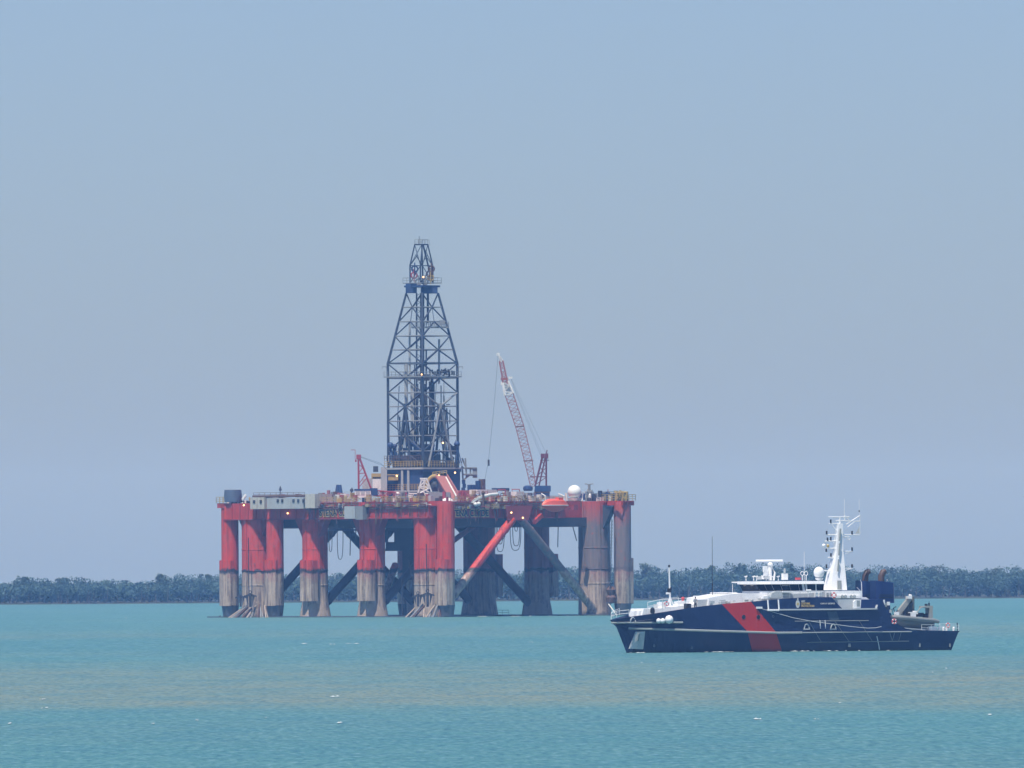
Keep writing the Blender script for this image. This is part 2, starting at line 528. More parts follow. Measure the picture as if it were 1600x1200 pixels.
M_leg = hull_red('leg_paint')
M_worn = hull_red('worn_leg_paint', .95)
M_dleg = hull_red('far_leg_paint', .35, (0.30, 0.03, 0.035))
M_red = paint('deck_red', (0.50, 0.044, 0.027), .55, .6, .8, .45, streak=1.0)
M_redd = paint('dull_red', (0.33, 0.045, 0.045), .6, .5, .5, .4, streak=.6)
M_dark = paint('dark_steel', (0.045, 0.045, 0.055), .7, .5, .2, .5)
M_brc = paint('brace_black', (0.040, 0.036, 0.042), .7, .5, .3, .4, streak=.3)
M_brown = paint('rusty_steel', (0.14, 0.08, 0.06), .8, .6, .6, 1.2)
M_base = paint('sea_worn_steel', (0.42, 0.34, 0.26), .8, .5, .5, .6, streak=.4)
M_foot = paint('wet_steel', (0.085, 0.10, 0.11), .5, .4, .1, .6)
M_navy = paint('navy_steel', (0.022, 0.055, 0.15), .5, .35, .25, .5, streak=.35)
M_lat = paint('derrick_steel', (0.036, 0.048, 0.072), .55, .4, .25, .4)
M_lat2 = paint('galvanised', (0.26, 0.27, 0.27), .5, .4, .3, .5)
M_yel = paint('yellow_rail', (0.46, 0.33, 0.09), .6, .5, .5, 1.0)
M_wht = paint('rig_white', (0.74, 0.73, 0.68), .5, .35, .25, .6, streak=.35)
M_offw = paint('stained_white', (0.52, 0.50, 0.43), .6, .5, .35, .6, streak=.6)
M_tank = paint('tank_blue', (0.10, 0.13, 0.19), .6, .5, .3, .6, streak=.4)
M_tan = paint('rusty_tan', (0.36, 0.27, 0.15), .8, .6, .6, 1.0)
M_pale = paint('pale_grey', (0.40, 0.42, 0.41), .6, .4, .3, .5, streak=.4)
M_gry = paint('mid_grey', (0.24, 0.25, 0.25), .6, .4, .3, .5)
M_pink = paint('faded_red', (0.36, 0.13, 0.11), .6, .4, .3, .6)
M_crn = paint('crane_red', (0.36, 0.05, 0.06), .5, .4, .2, .5)
M_crd = paint('crane_dark_red', (0.16, 0.035, 0.05), .5, .4, .2, .5)
M_org = paint('lifeboat_orange', (0.74, 0.11, 0.05), .4, .25, 0, .5)
M_dome = paint('dome_white', (0.80, 0.80, 0.74), .35, .1, 0, .3, streak=.12)
M_rope = paint('black_hose', (0.03, 0.03, 0.035), .6, .2)
M_letter = paint('letter_black', (0.025, 0.022, 0.02), .6, .2)
M_letb = paint('letter_edge', (0.72, 0.52, 0.20), .7, .5, .4, 1.5)
M_foam = paint('foam', (0.50, 0.56, 0.53), .8, .2)
M_lamp = glow('lamp_glow', (1.0, 0.58, 0.22), 4.0)

rig = empty('drilling_rig', (XR, DR, ZR), 0,
            'huge red drilling rig on thick grey footed legs with a tall lattice derrick', 'drilling rig')

# pontoons, just awash
for q in (0, 60):
    mb = MB()
    c = [UV(-10, q - 6, -6), UV(-10, q + 6, -6), UV(76, q + 6, -6), UV(76, q - 6, -6)]
    t = [UV(-11, q - 6, .28), UV(-11, q + 6, .28), UV(77, q + 6, .28), UV(77, q - 6, .28)]
    mb.prism(c, t); mb.build('pontoon', M_foot, rig)

# ---- columns: (p, q, radius, material, kind)
def column(p, q, r, mat, flare, top=25.5):
    mb = MB(); c = UV(p, q)
    prof = ([(r * 1.20, -1), (r * 1.16, .6), (r * 1.06, 3.2), (r * 1.01, 5.0)] if flare else [(r * 1.03, -1)]) + [(r, 6), (r, 12), (r, top - 3), (r * 1.02, top)]
    mb.lathe(prof, c, 28)
    o = mb.build('column', mat, rig, smooth=True)
    wb = MB()                                   # weld rings and pipes up the leg
    for z in (8.2, 12.0, 17.5):
        wb.lathe([(r + .02, z), (r + .09, z + .05), (r + .09, z + .25), (r + .02, z + .3)], c, 28, False)
    for a in (-2.3, -1.2):
        wb.tube([c + Vector((math.cos(a) * (r + .15), math.sin(a) * (r + .15), zz)) for zz in (4, top)], .12, 5)
    wb.build('leg_piping', mat, o)
    return o
def fender(col, p, q, w, d, z0, z1, mat, n=3):
    """ribbed box standing proud of a leg"""
    mb = MB()
    c = UV(p, q, (z0 + z1) / 2)
    mb.box(c, (w, d, z1 - z0), ANG_P)
    for k in range(n):
        t = (k + .5) / n - .5
        cc = c + Vector((math.cos(ANG_P), math.sin(ANG_P), 0)) * w * t
        sgn = -1 if q < 30 else 1
        cc += Vector((CU, SU, 0)) * (d / 2) * sgn
        mb.lathe([(w / n * .42, -(z1 - z0) / 2), (w / n * .42, (z1 - z0) / 2 + .1)], cc, 12)
    mb.build('fender', mat, col)
    return col

A = column(64, 0, 4.15, M_leg, False)
M1 = column(42.5, 0, 3.3, M_leg, True)
fender(M1, 41.0, -3.6, 4.6, 1.8, 4.2, 14.7, M_leg, 2)
M2 = column(21.2, 0, 3.3, M_leg, True)
fender(M2, 19.7, -3.6, 4.6, 1.8, 4.2, 14.7, M_leg, 2)
B = column(0, 0, 4.1, M_leg, False)
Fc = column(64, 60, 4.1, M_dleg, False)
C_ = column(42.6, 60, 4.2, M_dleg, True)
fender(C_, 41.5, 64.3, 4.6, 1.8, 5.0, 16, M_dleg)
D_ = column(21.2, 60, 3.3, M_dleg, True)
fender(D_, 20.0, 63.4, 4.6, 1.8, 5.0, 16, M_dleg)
E = column(0, 60, 4.15, M_worn, False, 29.7)
def slim(p, q, mat, label=None):
    mb = MB(); c = UV(p, q); r = 2.25
    mb.lathe([(1.35, -1), (1.55, .3), (2.2, 2.9), (r, 3.2), (r, 12), (r, 29.6)], c, 22)
    o = mb.build('corner_column', mat, rig, smooth=True)
    fb = MB()
    fb.lathe([(r * .9, -.02), (r * 1.04, 0)], c + Vector((0, 0, 3.1)), 22)
    sgn = -1 if q < 30 else 1
    for k in (-1, 0, 1):
        a = math.atan2(SU * sgn, CU * sgn) + k * .62
        fb.lathe([(.85, 3.0), (.85, 14.9)], c + Vector((math.cos(a) * 1.95, math.sin(a) * 1.95, 0)), 10)
    a = math.atan2(SU * sgn, CU * sgn)
    fb.box(c + Vector((math.cos(a) * 1.1, math.sin(a) * 1.1, 9)), (1.6, 4.2, 11.6), a)
    fb.build('fender', mat, o)
    w = MB(); w.lathe([(1.6, -1), (1.9, .3), (2.28, 3.12)], c, 22, False); w.build('wet_foot', M_foot, o, smooth=True)
    return o
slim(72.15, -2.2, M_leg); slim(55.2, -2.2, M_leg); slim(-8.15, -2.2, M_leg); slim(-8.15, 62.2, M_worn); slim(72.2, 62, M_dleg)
# pale footing round the middle legs, where the sea has scoured it
for (p, q) in ((42.5, 0), (21.2, 0), (21.2, 60)):
    mb = MB(); c = UV(p, q); n = 20; vs = []
    for (r, z) in ((4.10, -1), (4.02, .5), (3.64, 2.8)):
        for k in range(n):
            a = 2 * math.pi * k / n
            vs.append(c + Vector((math.cos(a) * r, math.sin(a) * r, z + (.9 * math.sin(3 * a) if z > 2 else 0))))
    mb.add(vs, [(i * n + k, i * n + (k + 1) % n, (i + 1) * n + (k + 1) % n, (i + 1) * n + k) for i in (0, 1) for k in range(n)])
    mb.build('column_foot', M_base, rig, smooth=True)

# ---- braces: a K frame at each pair of columns
def brace(a, b, r, mat, pipes=False):
    mb = MB(); mb.tube([a, b], r, 16)
    d = (b - a).normalized()
    for t in (.12, .88):
        c = a.lerp(b, t); mb.tube([c - d * .25, c + d * .25], r * 1.1, 16)
    if pipes:
        for s in (-.8, .8):
            pts = [a.lerp(b, t) + Vector((s * .3 * math.sin(t * 9), -r * .95, s * .5 * math.cos(t * 7))) for t in [i / 12 for i in range(2, 9)]]
            mb.tube(pts, .18, 5)
    mb.build('brace', mat, rig, smooth=True)
zt = 24.6
brace(on_p(801, 811, -4.7)[1], UV(-3.2, 2.6, 3.2), 1.08, M_leg, True)
brace(on_p(814, 811, -4.6)[1], UV(-2.4, 57.0, 1.8), 1.05, M_worn)
for p in (21.2, 42.5, 64):
    brace(UV(p, 30, zt), UV(p, 59.2, 1.6), 1.1, M_brc)
    brace(UV(p, 30, zt), UV(p, 1.2, 1.6), 1.1, M_brc)
brace(UV(27, 14, 13.4), UV(21.5, 3, 3.0), .95, M_leg)
brace(UV(12, 30, zt), UV(33, 30, 14), .7, M_dleg)

# ---- deck box
mb = MB()
c0 = [(-4, -4.3), (-4, 45), (.4, 49), (.4, 64), (72, 64), (72, -4.3)]
mb.prism([UV(p, q, 25.4) for p, q in c0], [UV(p, q, 29.7) for p, q in c0])
deck = mb.build('deck_box', M_red, rig)
rb = MB()                                     # vertical stiffeners and lower flange
for i in range(26):
    p = -3 + i * 3; c = UV(p, -4.36, 27.5); rb.box(c, (.12, .14, 4.1), ANG_P)
for i in range(16):
    q = -2 + i * 3; c = UV(-4.06, q, 27.5); rb.box(c, (.14, .12, 4.1), ANG_P)
rb.box(UV(34, -4.4, 25.5), (76, .4, .3), ANG_P); rb.box(UV(-4.1, 20.5, 25.5), (.4, 49, .3), ANG_P)
rb.build('stiffeners', M_redd, deck)
gb = MB()                                     # girders below
for p in (0, 21.2, 42.5, 64):
    gb.box(UV(p, 30.5, 24.3), (2.4, 62, 2.4), ANG_P)
for q in (2, 30, 60):
    gb.box(UV(34, q, 24.1), (72, 2.2, 2.0), ANG_P)
gb.build('deck_girder', M_dark, rig)
hb = MB()                                     # hanging well-head block with its open bay
def slab(x0, y0, x1, y1, Y0, Y1, m=hb):
    a, b = RX(x0, y1, (Y0 + Y1) / 2), RX(x1, y0, (Y0 + Y1) / 2)
    m.box(((a.x + b.x) / 2, (Y0 + Y1) / 2, (a.z + b.z) / 2), (b.x - a.x, Y1 - Y0, b.z - a.z))
slab(616.5, 811, 652, 860, -8, 10); slab(603, 811, 606, 860, -6, 8); slab(606, 811, 616.5, 829, -6, 8); slab(606, 847, 616.5, 860, -6, 8)
slab(629, 860, 652, 906, -2, 4); slab(598, 857, 640, 861, -9, 9)
hb.build('moonpool_frame', M_dark, rig)
for (x0, x1, y) in ((441, 474, 814), (512, 560, 824), (715, 860, 812)):    # blue pipe gantry under the deck edge
    pb = MB()
    for k in range(2):
        pb.tube([RX(x0, y + k * 4, -2), RX(x1, y + k * 4, -2)], .25, 5)
    n = int((x1 - x0) / 6)
    for i in range(n):
        xa = x0 + (x1 - x0) * i / n
        pb.tube([RX(xa, y, -2), RX(xa + 6, y + 4, -2)], .14, 4); pb.tube([RX(xa + 6, y, -2), RX(xa, y + 4, -2)], .14, 4)
    pb.build('pipe_gantry', M_navy, rig)
# knees between legs and deck
def knee(p0, q0, p1, q1, z0, z1, w, name, mat):
    """triangular bracket: upright edge at (p0,q0), top edge out to (p1,q1)"""
    d = (UV(p1, q1) - UV(p0, q0)).normalized(); s = Vector((-d.y, d.x, 0)) * w / 2
    a, b, c = UV(p0, q0, z0), UV(p0, q0, z1), UV(p1, q1, z1)
    kb = MB(); kb.prism([a - s, b - s, c - s], [a + s, b + s, c + s]); kb.build(name, mat, rig)
for p in (21.2, 42.5):
    for sg in (-1, 1): knee(p + sg * 2.9, -.6, p + sg * 5.6, -.6, 20.5, 25.4, 2.2, 'deck_bracket', M_redd)
knee(0, 3.8, 0, 8, 21, 25.4, 3, 'deck_bracket', M_redd); knee(60, -.5, 57.3, -.8, 21, 25.4, 3, 'deck_bracket', M_redd)
knee(-3.9, 60, -6.6, 61.2, 22.5, 28.6, 3.0, 'corner_bracket', M_dark); knee(67.9, -.5, 70.6, -1.5, 22.5, 28.6, 2.6, 'corner_bracket', M_dark)
for (pa, pb_, qa, qb) in ((-10.3, -1.5, 60.4, 64.4), (-8.6, -3.9, -3.9, -.4), (71.9, 74.4, -4.6, 0.5), (53.2, 57.4, -4.9, -4.25)):
    pf = MB()
    pf.prism([UV(pa, qa, 28.55), UV(pa, qb, 28.55), UV(pb_, qb, 28.55), UV(pb_, qa, 28.55)],
             [UV(pa, qa, 29.78), UV(pa, qb, 29.78), UV(pb_, qb, 29.78), UV(pb_, qa, 29.78)])
    pf.build('corner_platform', M_red, rig)
# small triangular bracket plates below the panels
for (px, w, h, q_) in ((776, 9, 9, None), (737, 6, 5, None), (560, 5, 5, -3), (620, 5, 6, -3)):
    if q_ is None:
        a, b, c = on_p(px - w / 2, 806, -4.15)[1], on_p(px + w / 2, 806, -4.15)[1], on_p(px, 806 + h, -4.15)[1]
    else:
        a, b, c = on_q(px - w / 2, 808, -4.5)[1], on_q(px + w / 2, 808, -4.5)[1], on_q(px, 808 + h, -4.5)[1]
    off = Vector((0, .3, 0)); kb = MB(); kb.prism([a, b, c], [a + off, b + off, c + off]); kb.build('pad_eye', M_red, rig)
# V brackets at the head of the K frame, above the lifeboat bay
vb = MB()
for (xa, ya, xb, yb) in ((824, 800, 833, 817), (833, 817, 846, 805), (822, 794, 830, 812)):
    vb.beam(on_p(xa, ya, -4.6)[1], on_p(xb, yb, -4.6)[1], 1.0)
vb.build('bracket_strut', M_red, rig)
pl = MB()
pl.prism([on_p(x, y, -4.05)[1] for x, y in ((790, 790), (832, 790), (826, 813), (792, 813))],
         [on_p(x, y, -5.5)[1] for x, y in ((790, 790), (832, 790), (826, 813), (792, 813))])
pl.build('brace_head_plate', M_redd, rig)

# ---- the name on both faces
def words(txt, p0, p1, height, mat, parent, name, push, out):
    """flat lettering fitted between two points of a wall"""
    cu = bpy.data.curves.new(name, 'FONT'); cu.body = txt; cu.size = 1.0; cu.extrude = .02; cu.offset = push; cu.space_character = 1.05
    tmp = bpy.data.objects.new(name, cu); COL.objects.link(tmp)
    dg = bpy.context.evaluated_depsgraph_get()
    me = bpy.data.meshes.new_from_object(tmp.evaluated_get(dg))
    bpy.data.objects.remove(tmp)
    xs = [v.co.x for v in me.vertices]; ys_ = [v.co.y for v in me.vertices]
    x0, x1, y0, y1 = min(xs), max(xs), min(ys_), max(ys_)
    d = p1 - p0; up = Vector((0, 0, height)); nrm = d.normalized().cross(Vector((0, 0, 1)))
    for v in me.vertices:
        t, u = (v.co.x - x0) / (x1 - x0), (v.co.y - y0) / (y1 - y0)
        v.co = p0 + d * t + up * u + nrm * (out + v.co.z)
    me.materials.clear(); me.materials.append(mat)
    o = bpy.data.objects.new(name, me); COL.objects.link(o); o.parent = parent
    return o
def nameboard(p0, p1, h):
    d = (p1 - p0).normalized(); e = Vector((0, 0, .25))
    words('STENA CLYDE', p0 - d * .2 - e, p1 + d * .2 - e, h + .5, M_letb, deck, 'lettering_edge', .085, .05)
    words('STENA CLYDE', p0, p1, h, M_letter, deck, 'lettering', .035, .12)
a, b = on_p(701.5, 807, -4.2)[1], on_p(763, 806.5, -4.2)[1]; b.z = a.z
nameboard(a, b, 1.75)
a, b = on_q(500, 806.5, -4.5)[1], on_q(556, 806.5, -4.5)[1]; b.z = a.z
nameboard(a, b, 1.7)

# ---- deck clutter
def clutter(x0, x1, yt, yb, fn, n, mats, r, big=1.0, names=('deck_cabinet', 'valve_block', 'storage_drum', 'pipe_riser')):
    for i in range(n):
        px = r.uniform(x0, x1); base = fn(px, yb)
        top = fn(px, yb - (yb - yt) * r.uniform(.3, 1.0)); h = max(.4, top.z - base.z)
        m = r.choice(mats); k = r.random(); mb = MB(); w = r.uniform(.4, 2.0) * big
        if k < .38:
            mb.box(base + Vector((0, 0, h / 2)), (w, r.uniform(.5, 1.6), h), ANG_P); nm = names[0]
        elif k < .5:
            mb.lathe([(w * .3, 0), (w * .34, h * .3), (w * .34, h * .8), (w * .15, h)], base, 10); nm = names[2]
        elif k < .8:
            mb.tube([base, base + Vector((0, 0, h)), base + Vector((r.uniform(-2, 2), 0, h)), base + Vector((r.uniform(-2.5, 2.5), 0, h * .4))], .13 * big, 6); nm = names[3]
        else:
            for j in range(3):
                mb.box(base + Vector((r.uniform(-.3, .3), 0, h * (j + .5) / 3)), (r.uniform(.7, 1.2), .5, h / 2.9), ANG_P)
            nm = names[1]
        mb.build(nm, m, rig)
cr = random.Random(5)
fl = lambda q: (lambda px, py: on_q(px, py, q)[1])
fr = lambda p: (lambda px, py: on_p(px, py, p)[1])
mixp = [M_tan, M_wht, M_brown, M_pale, M_brown, M_redd, M_gry, M_yel, M_lat2, M_dark]
clutter(478, 556, 772, 785, fl(-2), 30, mixp, cr, .8)
clutter(496, 556, 766, 785, fl(4), 16, [M_wht, M_gry, M_brown, M_pink], cr, .9)
clutter(575, 650, 776, 786, fl(-2), 22, mixp, cr, .8)
clutter(596, 650, 764, 786, fl(12), 12, [M_wht, M_navy, M_gry, M_brown, M_redd], cr, 1.2)
clutter(712, 800, 775, 788, fr(-3), 26, [M_yel, M_tan, M_brown, M_wht, M_redd, M_gry], cr, .8)
clutter(712, 802, 764, 786, fr(8), 20, [M_pink, M_redd, M_pale, M_pink, M_brown, M_crn, M_wht], cr, 1.1)
clutter(800, 846, 772, 788, fr(-3), 16, [M_wht, M_gry, M_brown, M_lat2, M_pale], cr, .8)
clutter(920, 962, 766, 783, fr(0), 18, [M_wht, M_navy, M_gry, M_lat2, M_dark, M_pale], cr, .9)
clutter(360, 392, 776, 790, fl(-1), 14, [M_gry, M_wht, M_brown, M_yel, M_dark], cr, .8)
clutter(690, 770, 745, 768, fr(20), 6, [M_navy, M_brown, M_gry], cr, 1.2)
dirt = [M_tan, M_brown, M_tan, M_yel, M_brown, M_wht, M_redd, M_gry, M_dark]
nm2 = ('junction_box', 'bracket_cluster', 'small_tank', 'downpipe')
clutter(480, 536, 786, 794, fl(-4.7), 14, dirt, cr, .7, nm2)
clutter(568, 668, 785, 792, fl(-4.7), 24, dirt, cr, .7, nm2)
clutter(712, 792, 786, 795, fr(-4.4), 24, dirt, cr, .7, nm2)
clutter(832, 900, 785, 797, fr(-4.2), 14, dirt, cr, .6, nm2)
nm3 = ('winch', 'cable_reel', 'gas_bottle_rack', 'vent_hood')
clutter(486, 556, 768, 784, fl(6), 22, dirt + [M_pale], cr, .6, nm3)
clutter(574, 700, 770, 784, fl(3), 26, dirt + [M_navy, M_pale], cr, .7, nm3)
clutter(716, 846, 766, 784, fr(2), 44, dirt + [M_pink, M_pale], cr, .6, nm3)
clutter(905, 980, 764, 783, fr(3), 26, dirt + [M_navy, M_gry], cr, .6, nm3)
clutter(392, 476, 772, 777, fl(0), 12, dirt + [M_pale], cr, .5, nm3)
# hull sides near the top: rusty pipes and rails along both edges
for (fn, x0, x1, y) in ((fl(-4.6), 478, 560, 788), (fl(-4.6), 570, 668, 787), (fr(-4.3), 710, 800, 788), (fr(-4.3), 800, 880, 788)):
    mb = MB()
    a, b = fn(x0, y), fn(x1, y)
    b.z = a.z = 29.75
    rail(mb, [a, b], 1.3, .07, 1.6, 3); mb.build('guard_rail', M_yel, rig)
    mb = MB()
    for k in range(3):
        z = 29.1 - k * .55
        mb.tube([Vector((a.x, a.y, z)), Vector((b.x, b.y, z))], .14, 5)
    for k in range(22):
        t = cr.random(); c = a.lerp(b, t)
        mb.tube([c, c - Vector((0, 0, cr.uniform(1.2, 6.0)))], .1, 4)
    mb.build('pipe_run', M_brown, rig)
for (c, w) in (((-7.5, 61.4), 3.2), ((72.2, -2.2), 2.6)):
    mb = MB(); p, q = c
    rail(mb, [UV(p - w, q - w, 29.78), UV(p + w * .9, q - w, 29.78), UV(p + w * .9, q + w, 29.78), UV(p - w, q + w, 29.78), UV(p - w, q - w, 29.78)], 1.6, .09, 1.2, 3)
    mb.build('guard_rail', M_yel, rig)
mb = MB()                                     # yellow frame over the right corner
for (x, h) in ((962, 768), (967, 766), (972, 770), (978, 768)):
    a = RX(x, 784, -1); b = RX(x + 2, h, -1); mb.tube([a, b], .28, 6)
mb.tube([RX(960, 770, -1), RX(980, 769, -1)], .25, 6); mb.tube([RX(961, 783, -1), RX(973, 768, -1)], .2, 6); mb.tube([RX(979, 783, -1), RX(968, 768, -1)], .2, 6)
mb.build('corner_frame', M_yel, rig)

# ---- superstructure on deck
def house(name, x0, x1, y0, y1, q, depth, mat, windows=(), wy=None, fn='q', bx=None):
    """box standing on the edge of the deck: front face fitted between photo columns"""
    if fn == 'q':
        pa, A_ = on_q(x0, y1, q); pb2, B_ = on_q(x1, y1, q); top = on_q((x0 + x1) / 2, y0, q)[1].z
        z = (A_.z + B_.z) / 2
        cs = [(pa, q), (pb2, q), (pb2, q + depth), (pa, q + depth)]
        cs = [UV(p, qq, z) for p, qq in cs]
    else:
        qa, A_ = on_p(x0, y1, q); qb, B_ = on_p(x1, y1, q); top = on_p((x0 + x1) / 2, y0, q)[1].z
        z = (A_.z + B_.z) / 2
        cs = [UV(q, qa, z), UV(q, qb, z), UV(q + depth, qb, z), UV(q + depth, qa, z)]
    mb = MB(); mb.prism(cs, [Vector((c.x, c.y, top)) for c in cs])
    o = mb.build(name, mat, rig)
    for wx in windows:
        g = on_q(wx, wy, q - .06)[1] if fn == 'q' else on_p(wx, wy, q - .06)[1]
        w = MB(); w.box(g, (.75, .14, .85), ANG_P if fn == 'q' else ANG_P + math.pi / 2)
        w.build('porthole', M_dark, o)
    return o
h1 = house('deck_house', 391, 413, 777, 795.5, -5.8, 8, M_offw, (397, 407.5), 784)
h2 = house('deck_house', 417, 474, 778, 795, -5.8, 8, M_pale, (434, 441, 458.5, 466, 474), 782.5)
h3 = house('deck_house', 477, 492.5, 772, 794, -6.2, 6, M_offw)
rf = MB(); a, b = on_q(396, 775.5, -5)[1], on_q(476, 775.5, -5)[1]
for k in range(3):
    off = Vector((0, 1.2 * k, 0)); rf.tube([a + off, Vector((b.x, b.y, a.z)) + off], .28, 5)
rail(rf, [a, Vector((b.x, b.y, a.z))], .9, .07, 2, 2)
rf.build('roof_piping', M_brown, rig)
mb = MB(); mb.tube([RX(437.5, 776, -2), RX(438, 764, -2)], .12, 5); mb.lathe([(.05, 0), (.4, .4), (.1, 1.4)], RX(438, 768, -2), 8); mb.build('wind_vane', M_dark, rig)
mb = MB(); mb.lathe([(2.2, 0), (2.35, 1.5), (2.2, 3.2)], RX(364, 784.5, 4), 16); mb.build('tank', M_tank, rig, smooth=True)
mb = MB(); mb.tube([RX(379, 781, -1), RX(383, 775, -1), RX(385, 774, -1)], .35, 6); mb.build('vent_pipe', M_wht, rig)
house('hanging_cabin', 538, 554.5, 791, 810.5, -6.4, 2.2, M_pale)
o = house('hanging_tank', 555, 567, 791, 812, -6.0, 1.8, M_gry)
for k, x in enumerate((500, 508, 526, 545)):
    mb = MB(); mb.box(RX(x, 781, 2), (1.4, 1.4, 2.2)); mb.build('storage_tank', M_wht, rig)
for x in (527.5, 531.5):
    mb = MB(); mb.lathe([(.75, 0), (.6, 1.6), (.35, 3.1)], RX(x, 776, 10), 10); mb.build('deck_chimney', M_navy, rig)
mb = MB(); mb.tube([RX(549, 776, 8), RX(550, 762, 8)], .15, 5); mb.ball(RX(549.5, 766, 8), .5, 8); mb.build('signal_post', M_dark, rig)

# red long plate and white arch, right half
o = house('red_deckhouse', 758, 800, 774, 782, 2, 6, M_red, fn='p')
o = house('container', 781, 796, 762.5, 767, 12, 3, M_navy, fn='p')
o = house('pale_skid', 746, 776, 765, 772, 11, 3, M_wht, fn='p')
o = house('pale_skid', 722, 744, 766, 777, 14, 3, M_pink, fn='p')
o = house('white_cabin', 807, 819, 768, 778, 4, 5, M_wht, fn='p')
o = house('white_cabin', 820, 832, 770, 779, 4, 5, M_pale, fn='p')
mb = MB(); mb.tube([on_p(x, y, -4)[1] for x, y in ((737, 791), (737, 786), (744, 780), (754, 776), (766, 773), (777, 772))], .42, 8); mb.build('loading_arm', M_wht, rig, smooth=True)
mb = MB(); mb.tube([on_p(755.5, 793, -4.6)[1], on_p(755, 767, -4.6)[1]], .3, 6); mb.ball(on_p(755, 770, -4.6)[1], .5, 8); mb.build('vent_post', M_brown, rig)
for (x, y, r_, n_) in ((690, 787, 1.6, 1), (699, 786, 1.8, 1), (705, 788, 1.0, 1), (684, 789, 1.1, 1)):
    mb = MB(); mb.ball(RX(x, y, -28), r_, 12, .8); mb.tube([RX(x, y, -28), RX(x, y - 5, -28)], .35, 6); mb.build('windlass_drum', M_wht, rig, smooth=True)
for (x, y) in ((743, 788), (748, 787)):
    mb = MB(); mb.ball(on_p(x, y, -4.8)[1], .55, 12); mb.build('liferaft_canister', M_wht, rig, smooth=True)
mb = MB(); mb.tube([RX(694, 783, -28), RX(694, 768, -28)], .45, 6); mb.build('windlass_post', M_crn, rig)

# radome on its bowl-shaped stand
mb = MB(); c = RX(897.5, 768.5, -3); mb.ball(c, 1.78, 24); dome = mb.build('satellite_dome', M_dome, rig, smooth=True)
mb = MB()
for sg in (-1, 1):
    mb.tube([c + Vector((sg * 2.2, 0, -.3)), c + Vector((sg * 2.0, 0, -2.2)), c + Vector((sg * 1.2, 0, -3.4)), c + Vector((0, 0, -3.7))], .28, 6)
mb.lathe([(1.5, -2.4), (1.7, -1.6)], c, 16); mb.tube([c - Vector((0, 0, 4.3)), c - Vector((0, 0, 1.6))], .4, 8)
mb.build('dome_stand', M_wht, dome)
mb = MB(); mb.box(RX(897, 787, -3), (3.8, 3, 1.6)); mb.build('orange_locker', M_brown, rig)
mb = MB(); a = RX(920.5, 770, 0); b = RX(920.5, 757, 0); mb.tube([a, b], .35, 6); mb.tube([b + Vector((-1.1, 0, .2)), b, b + Vector((1.1, 0, .2))], .14, 5)
mb.tube([RX(917, 783, 0), RX(917, 768, 0)], .45, 6); mb.tube([RX(925, 783, 0), RX(925, 768, 0)], .45, 6); mb.tube([RX(917, 769, 0), RX(925, 769, 0)], .45, 6)
mb.build('aerial_mast', M_lat2, rig)
mb = MB(); mb.tube([RX(949, 783, 0), RX(948, 768, 0)], .3, 6); mb.box(RX(949, 772, 0), (1.4, 1, .5)); mb.build('signal_post', M_navy, rig)
o = house('machinery_house', 926, 945, 771, 781, 4, 5, M_navy, fn='p')
o = house('machinery_house', 951, 963, 768, 782, 3, 4, M_gry, fn='p')
o = house('lifeboat_canopy', 852, 884, 775, 779, 1, 5, M_wht, fn='p')

# ---- lit lamps
for (x, y, Yl) in ((449.5, 802, None), (381, 789.5, -9), (620, 743.5, -11), (711, 738.5, -9), (686, 743, -9), (799, 801, -47), (817, 809, -46), (661.5, 433, -2), (659, 585, -9.5), (692, 692, -4)):
    p = on_q(x, y, -4.7)[1] if Yl is None else RX(x, y, Yl)
    mb = MB(); mb.ball(p, .22, 8); mb.build('floodlight', M_lamp, rig)

# ---- drill floor substructure
DX, DY = -.6, 0.0
def dk(a, b, z):      # substructure coordinates: a towards the left-near face, b towards the right-near face
    return Vector((DX - SU * a + CU * b, DY - SU * a * -1 * 0 - (a + b) * .707, z))
def corner(k, r, z):  # 0 left, 1 near, 2 right, 3 far
    d = ((-1, 0), (0, -1), (1, 0), (0, 1))[k]
    return Vector((DX + d[0] * r, DY + d[1] * r, z))
mb = MB()
mb.prism([corner(k, 9.9, 37.6) for k in range(4)], [corner(k, 9.9, 38.3) for k in range(4)])
mb.prism([corner(k, 9.6, 29.8) for k in (0, 1)] + [corner(1, 8.8, 29.8), corner(0, 8.8, 29.8)], [corner(k, 9.6, 37.6) for k in (0, 1)] + [corner(1, 8.8, 37.6), corner(0, 8.8, 37.6)])
mb.prism([corner(2, 9.6, 31), corner(2, 9.6, 31).lerp(corner(1, 9.6, 31), .24), corner(2, 7.6, 31).lerp(corner(1, 7.6, 31), .24), corner(2, 7.6, 31)],
         [corner(2, 9.6, 37.6), corner(2, 9.6, 37.6).lerp(corner(1, 9.6, 37.6), .24), corner(2, 7.6, 37.6).lerp(corner(1, 7.6, 37.6), .24), corner(2, 7.6, 37.6)])
mb.prism([corner(k, 7.5, 29.8) for k in range(4)], [corner(k, 6.5, 37.5) for k in range(4)])
sub = mb.build('drill_floor', M_navy, rig)
mb = MB()                                     # white columns, edge beam and lower gallery on the left-near face
L, Nn, Rr = corner(0, 10.1, 0), corner(1, 10.1, 0), corner(2, 10.1, 0)
def along(a, b, t, z): v = a.lerp(b, t); v.z = z; return v
for t in (0, .46, .62):
    mb.tube([along(L, Nn, t, 30), along(L, Nn, t, 38)], .42, 4)
mb.tube([along(L, Nn, 0, 38.5), along(L, Nn, 1, 38.5)], .35, 4); mb.tube([along(Nn, Rr, 0, 38.5), along(Nn, Rr, 1, 38.5)], .3, 4)
mb.tube([along(L, Nn, 0, 32.6), along(L, Nn, 1, 32.6)], .3, 4)
mb.box(RX(600, 754, -3), (1.6, 1.6, 8)); mb.build('floor_frame', M_pale, sub)
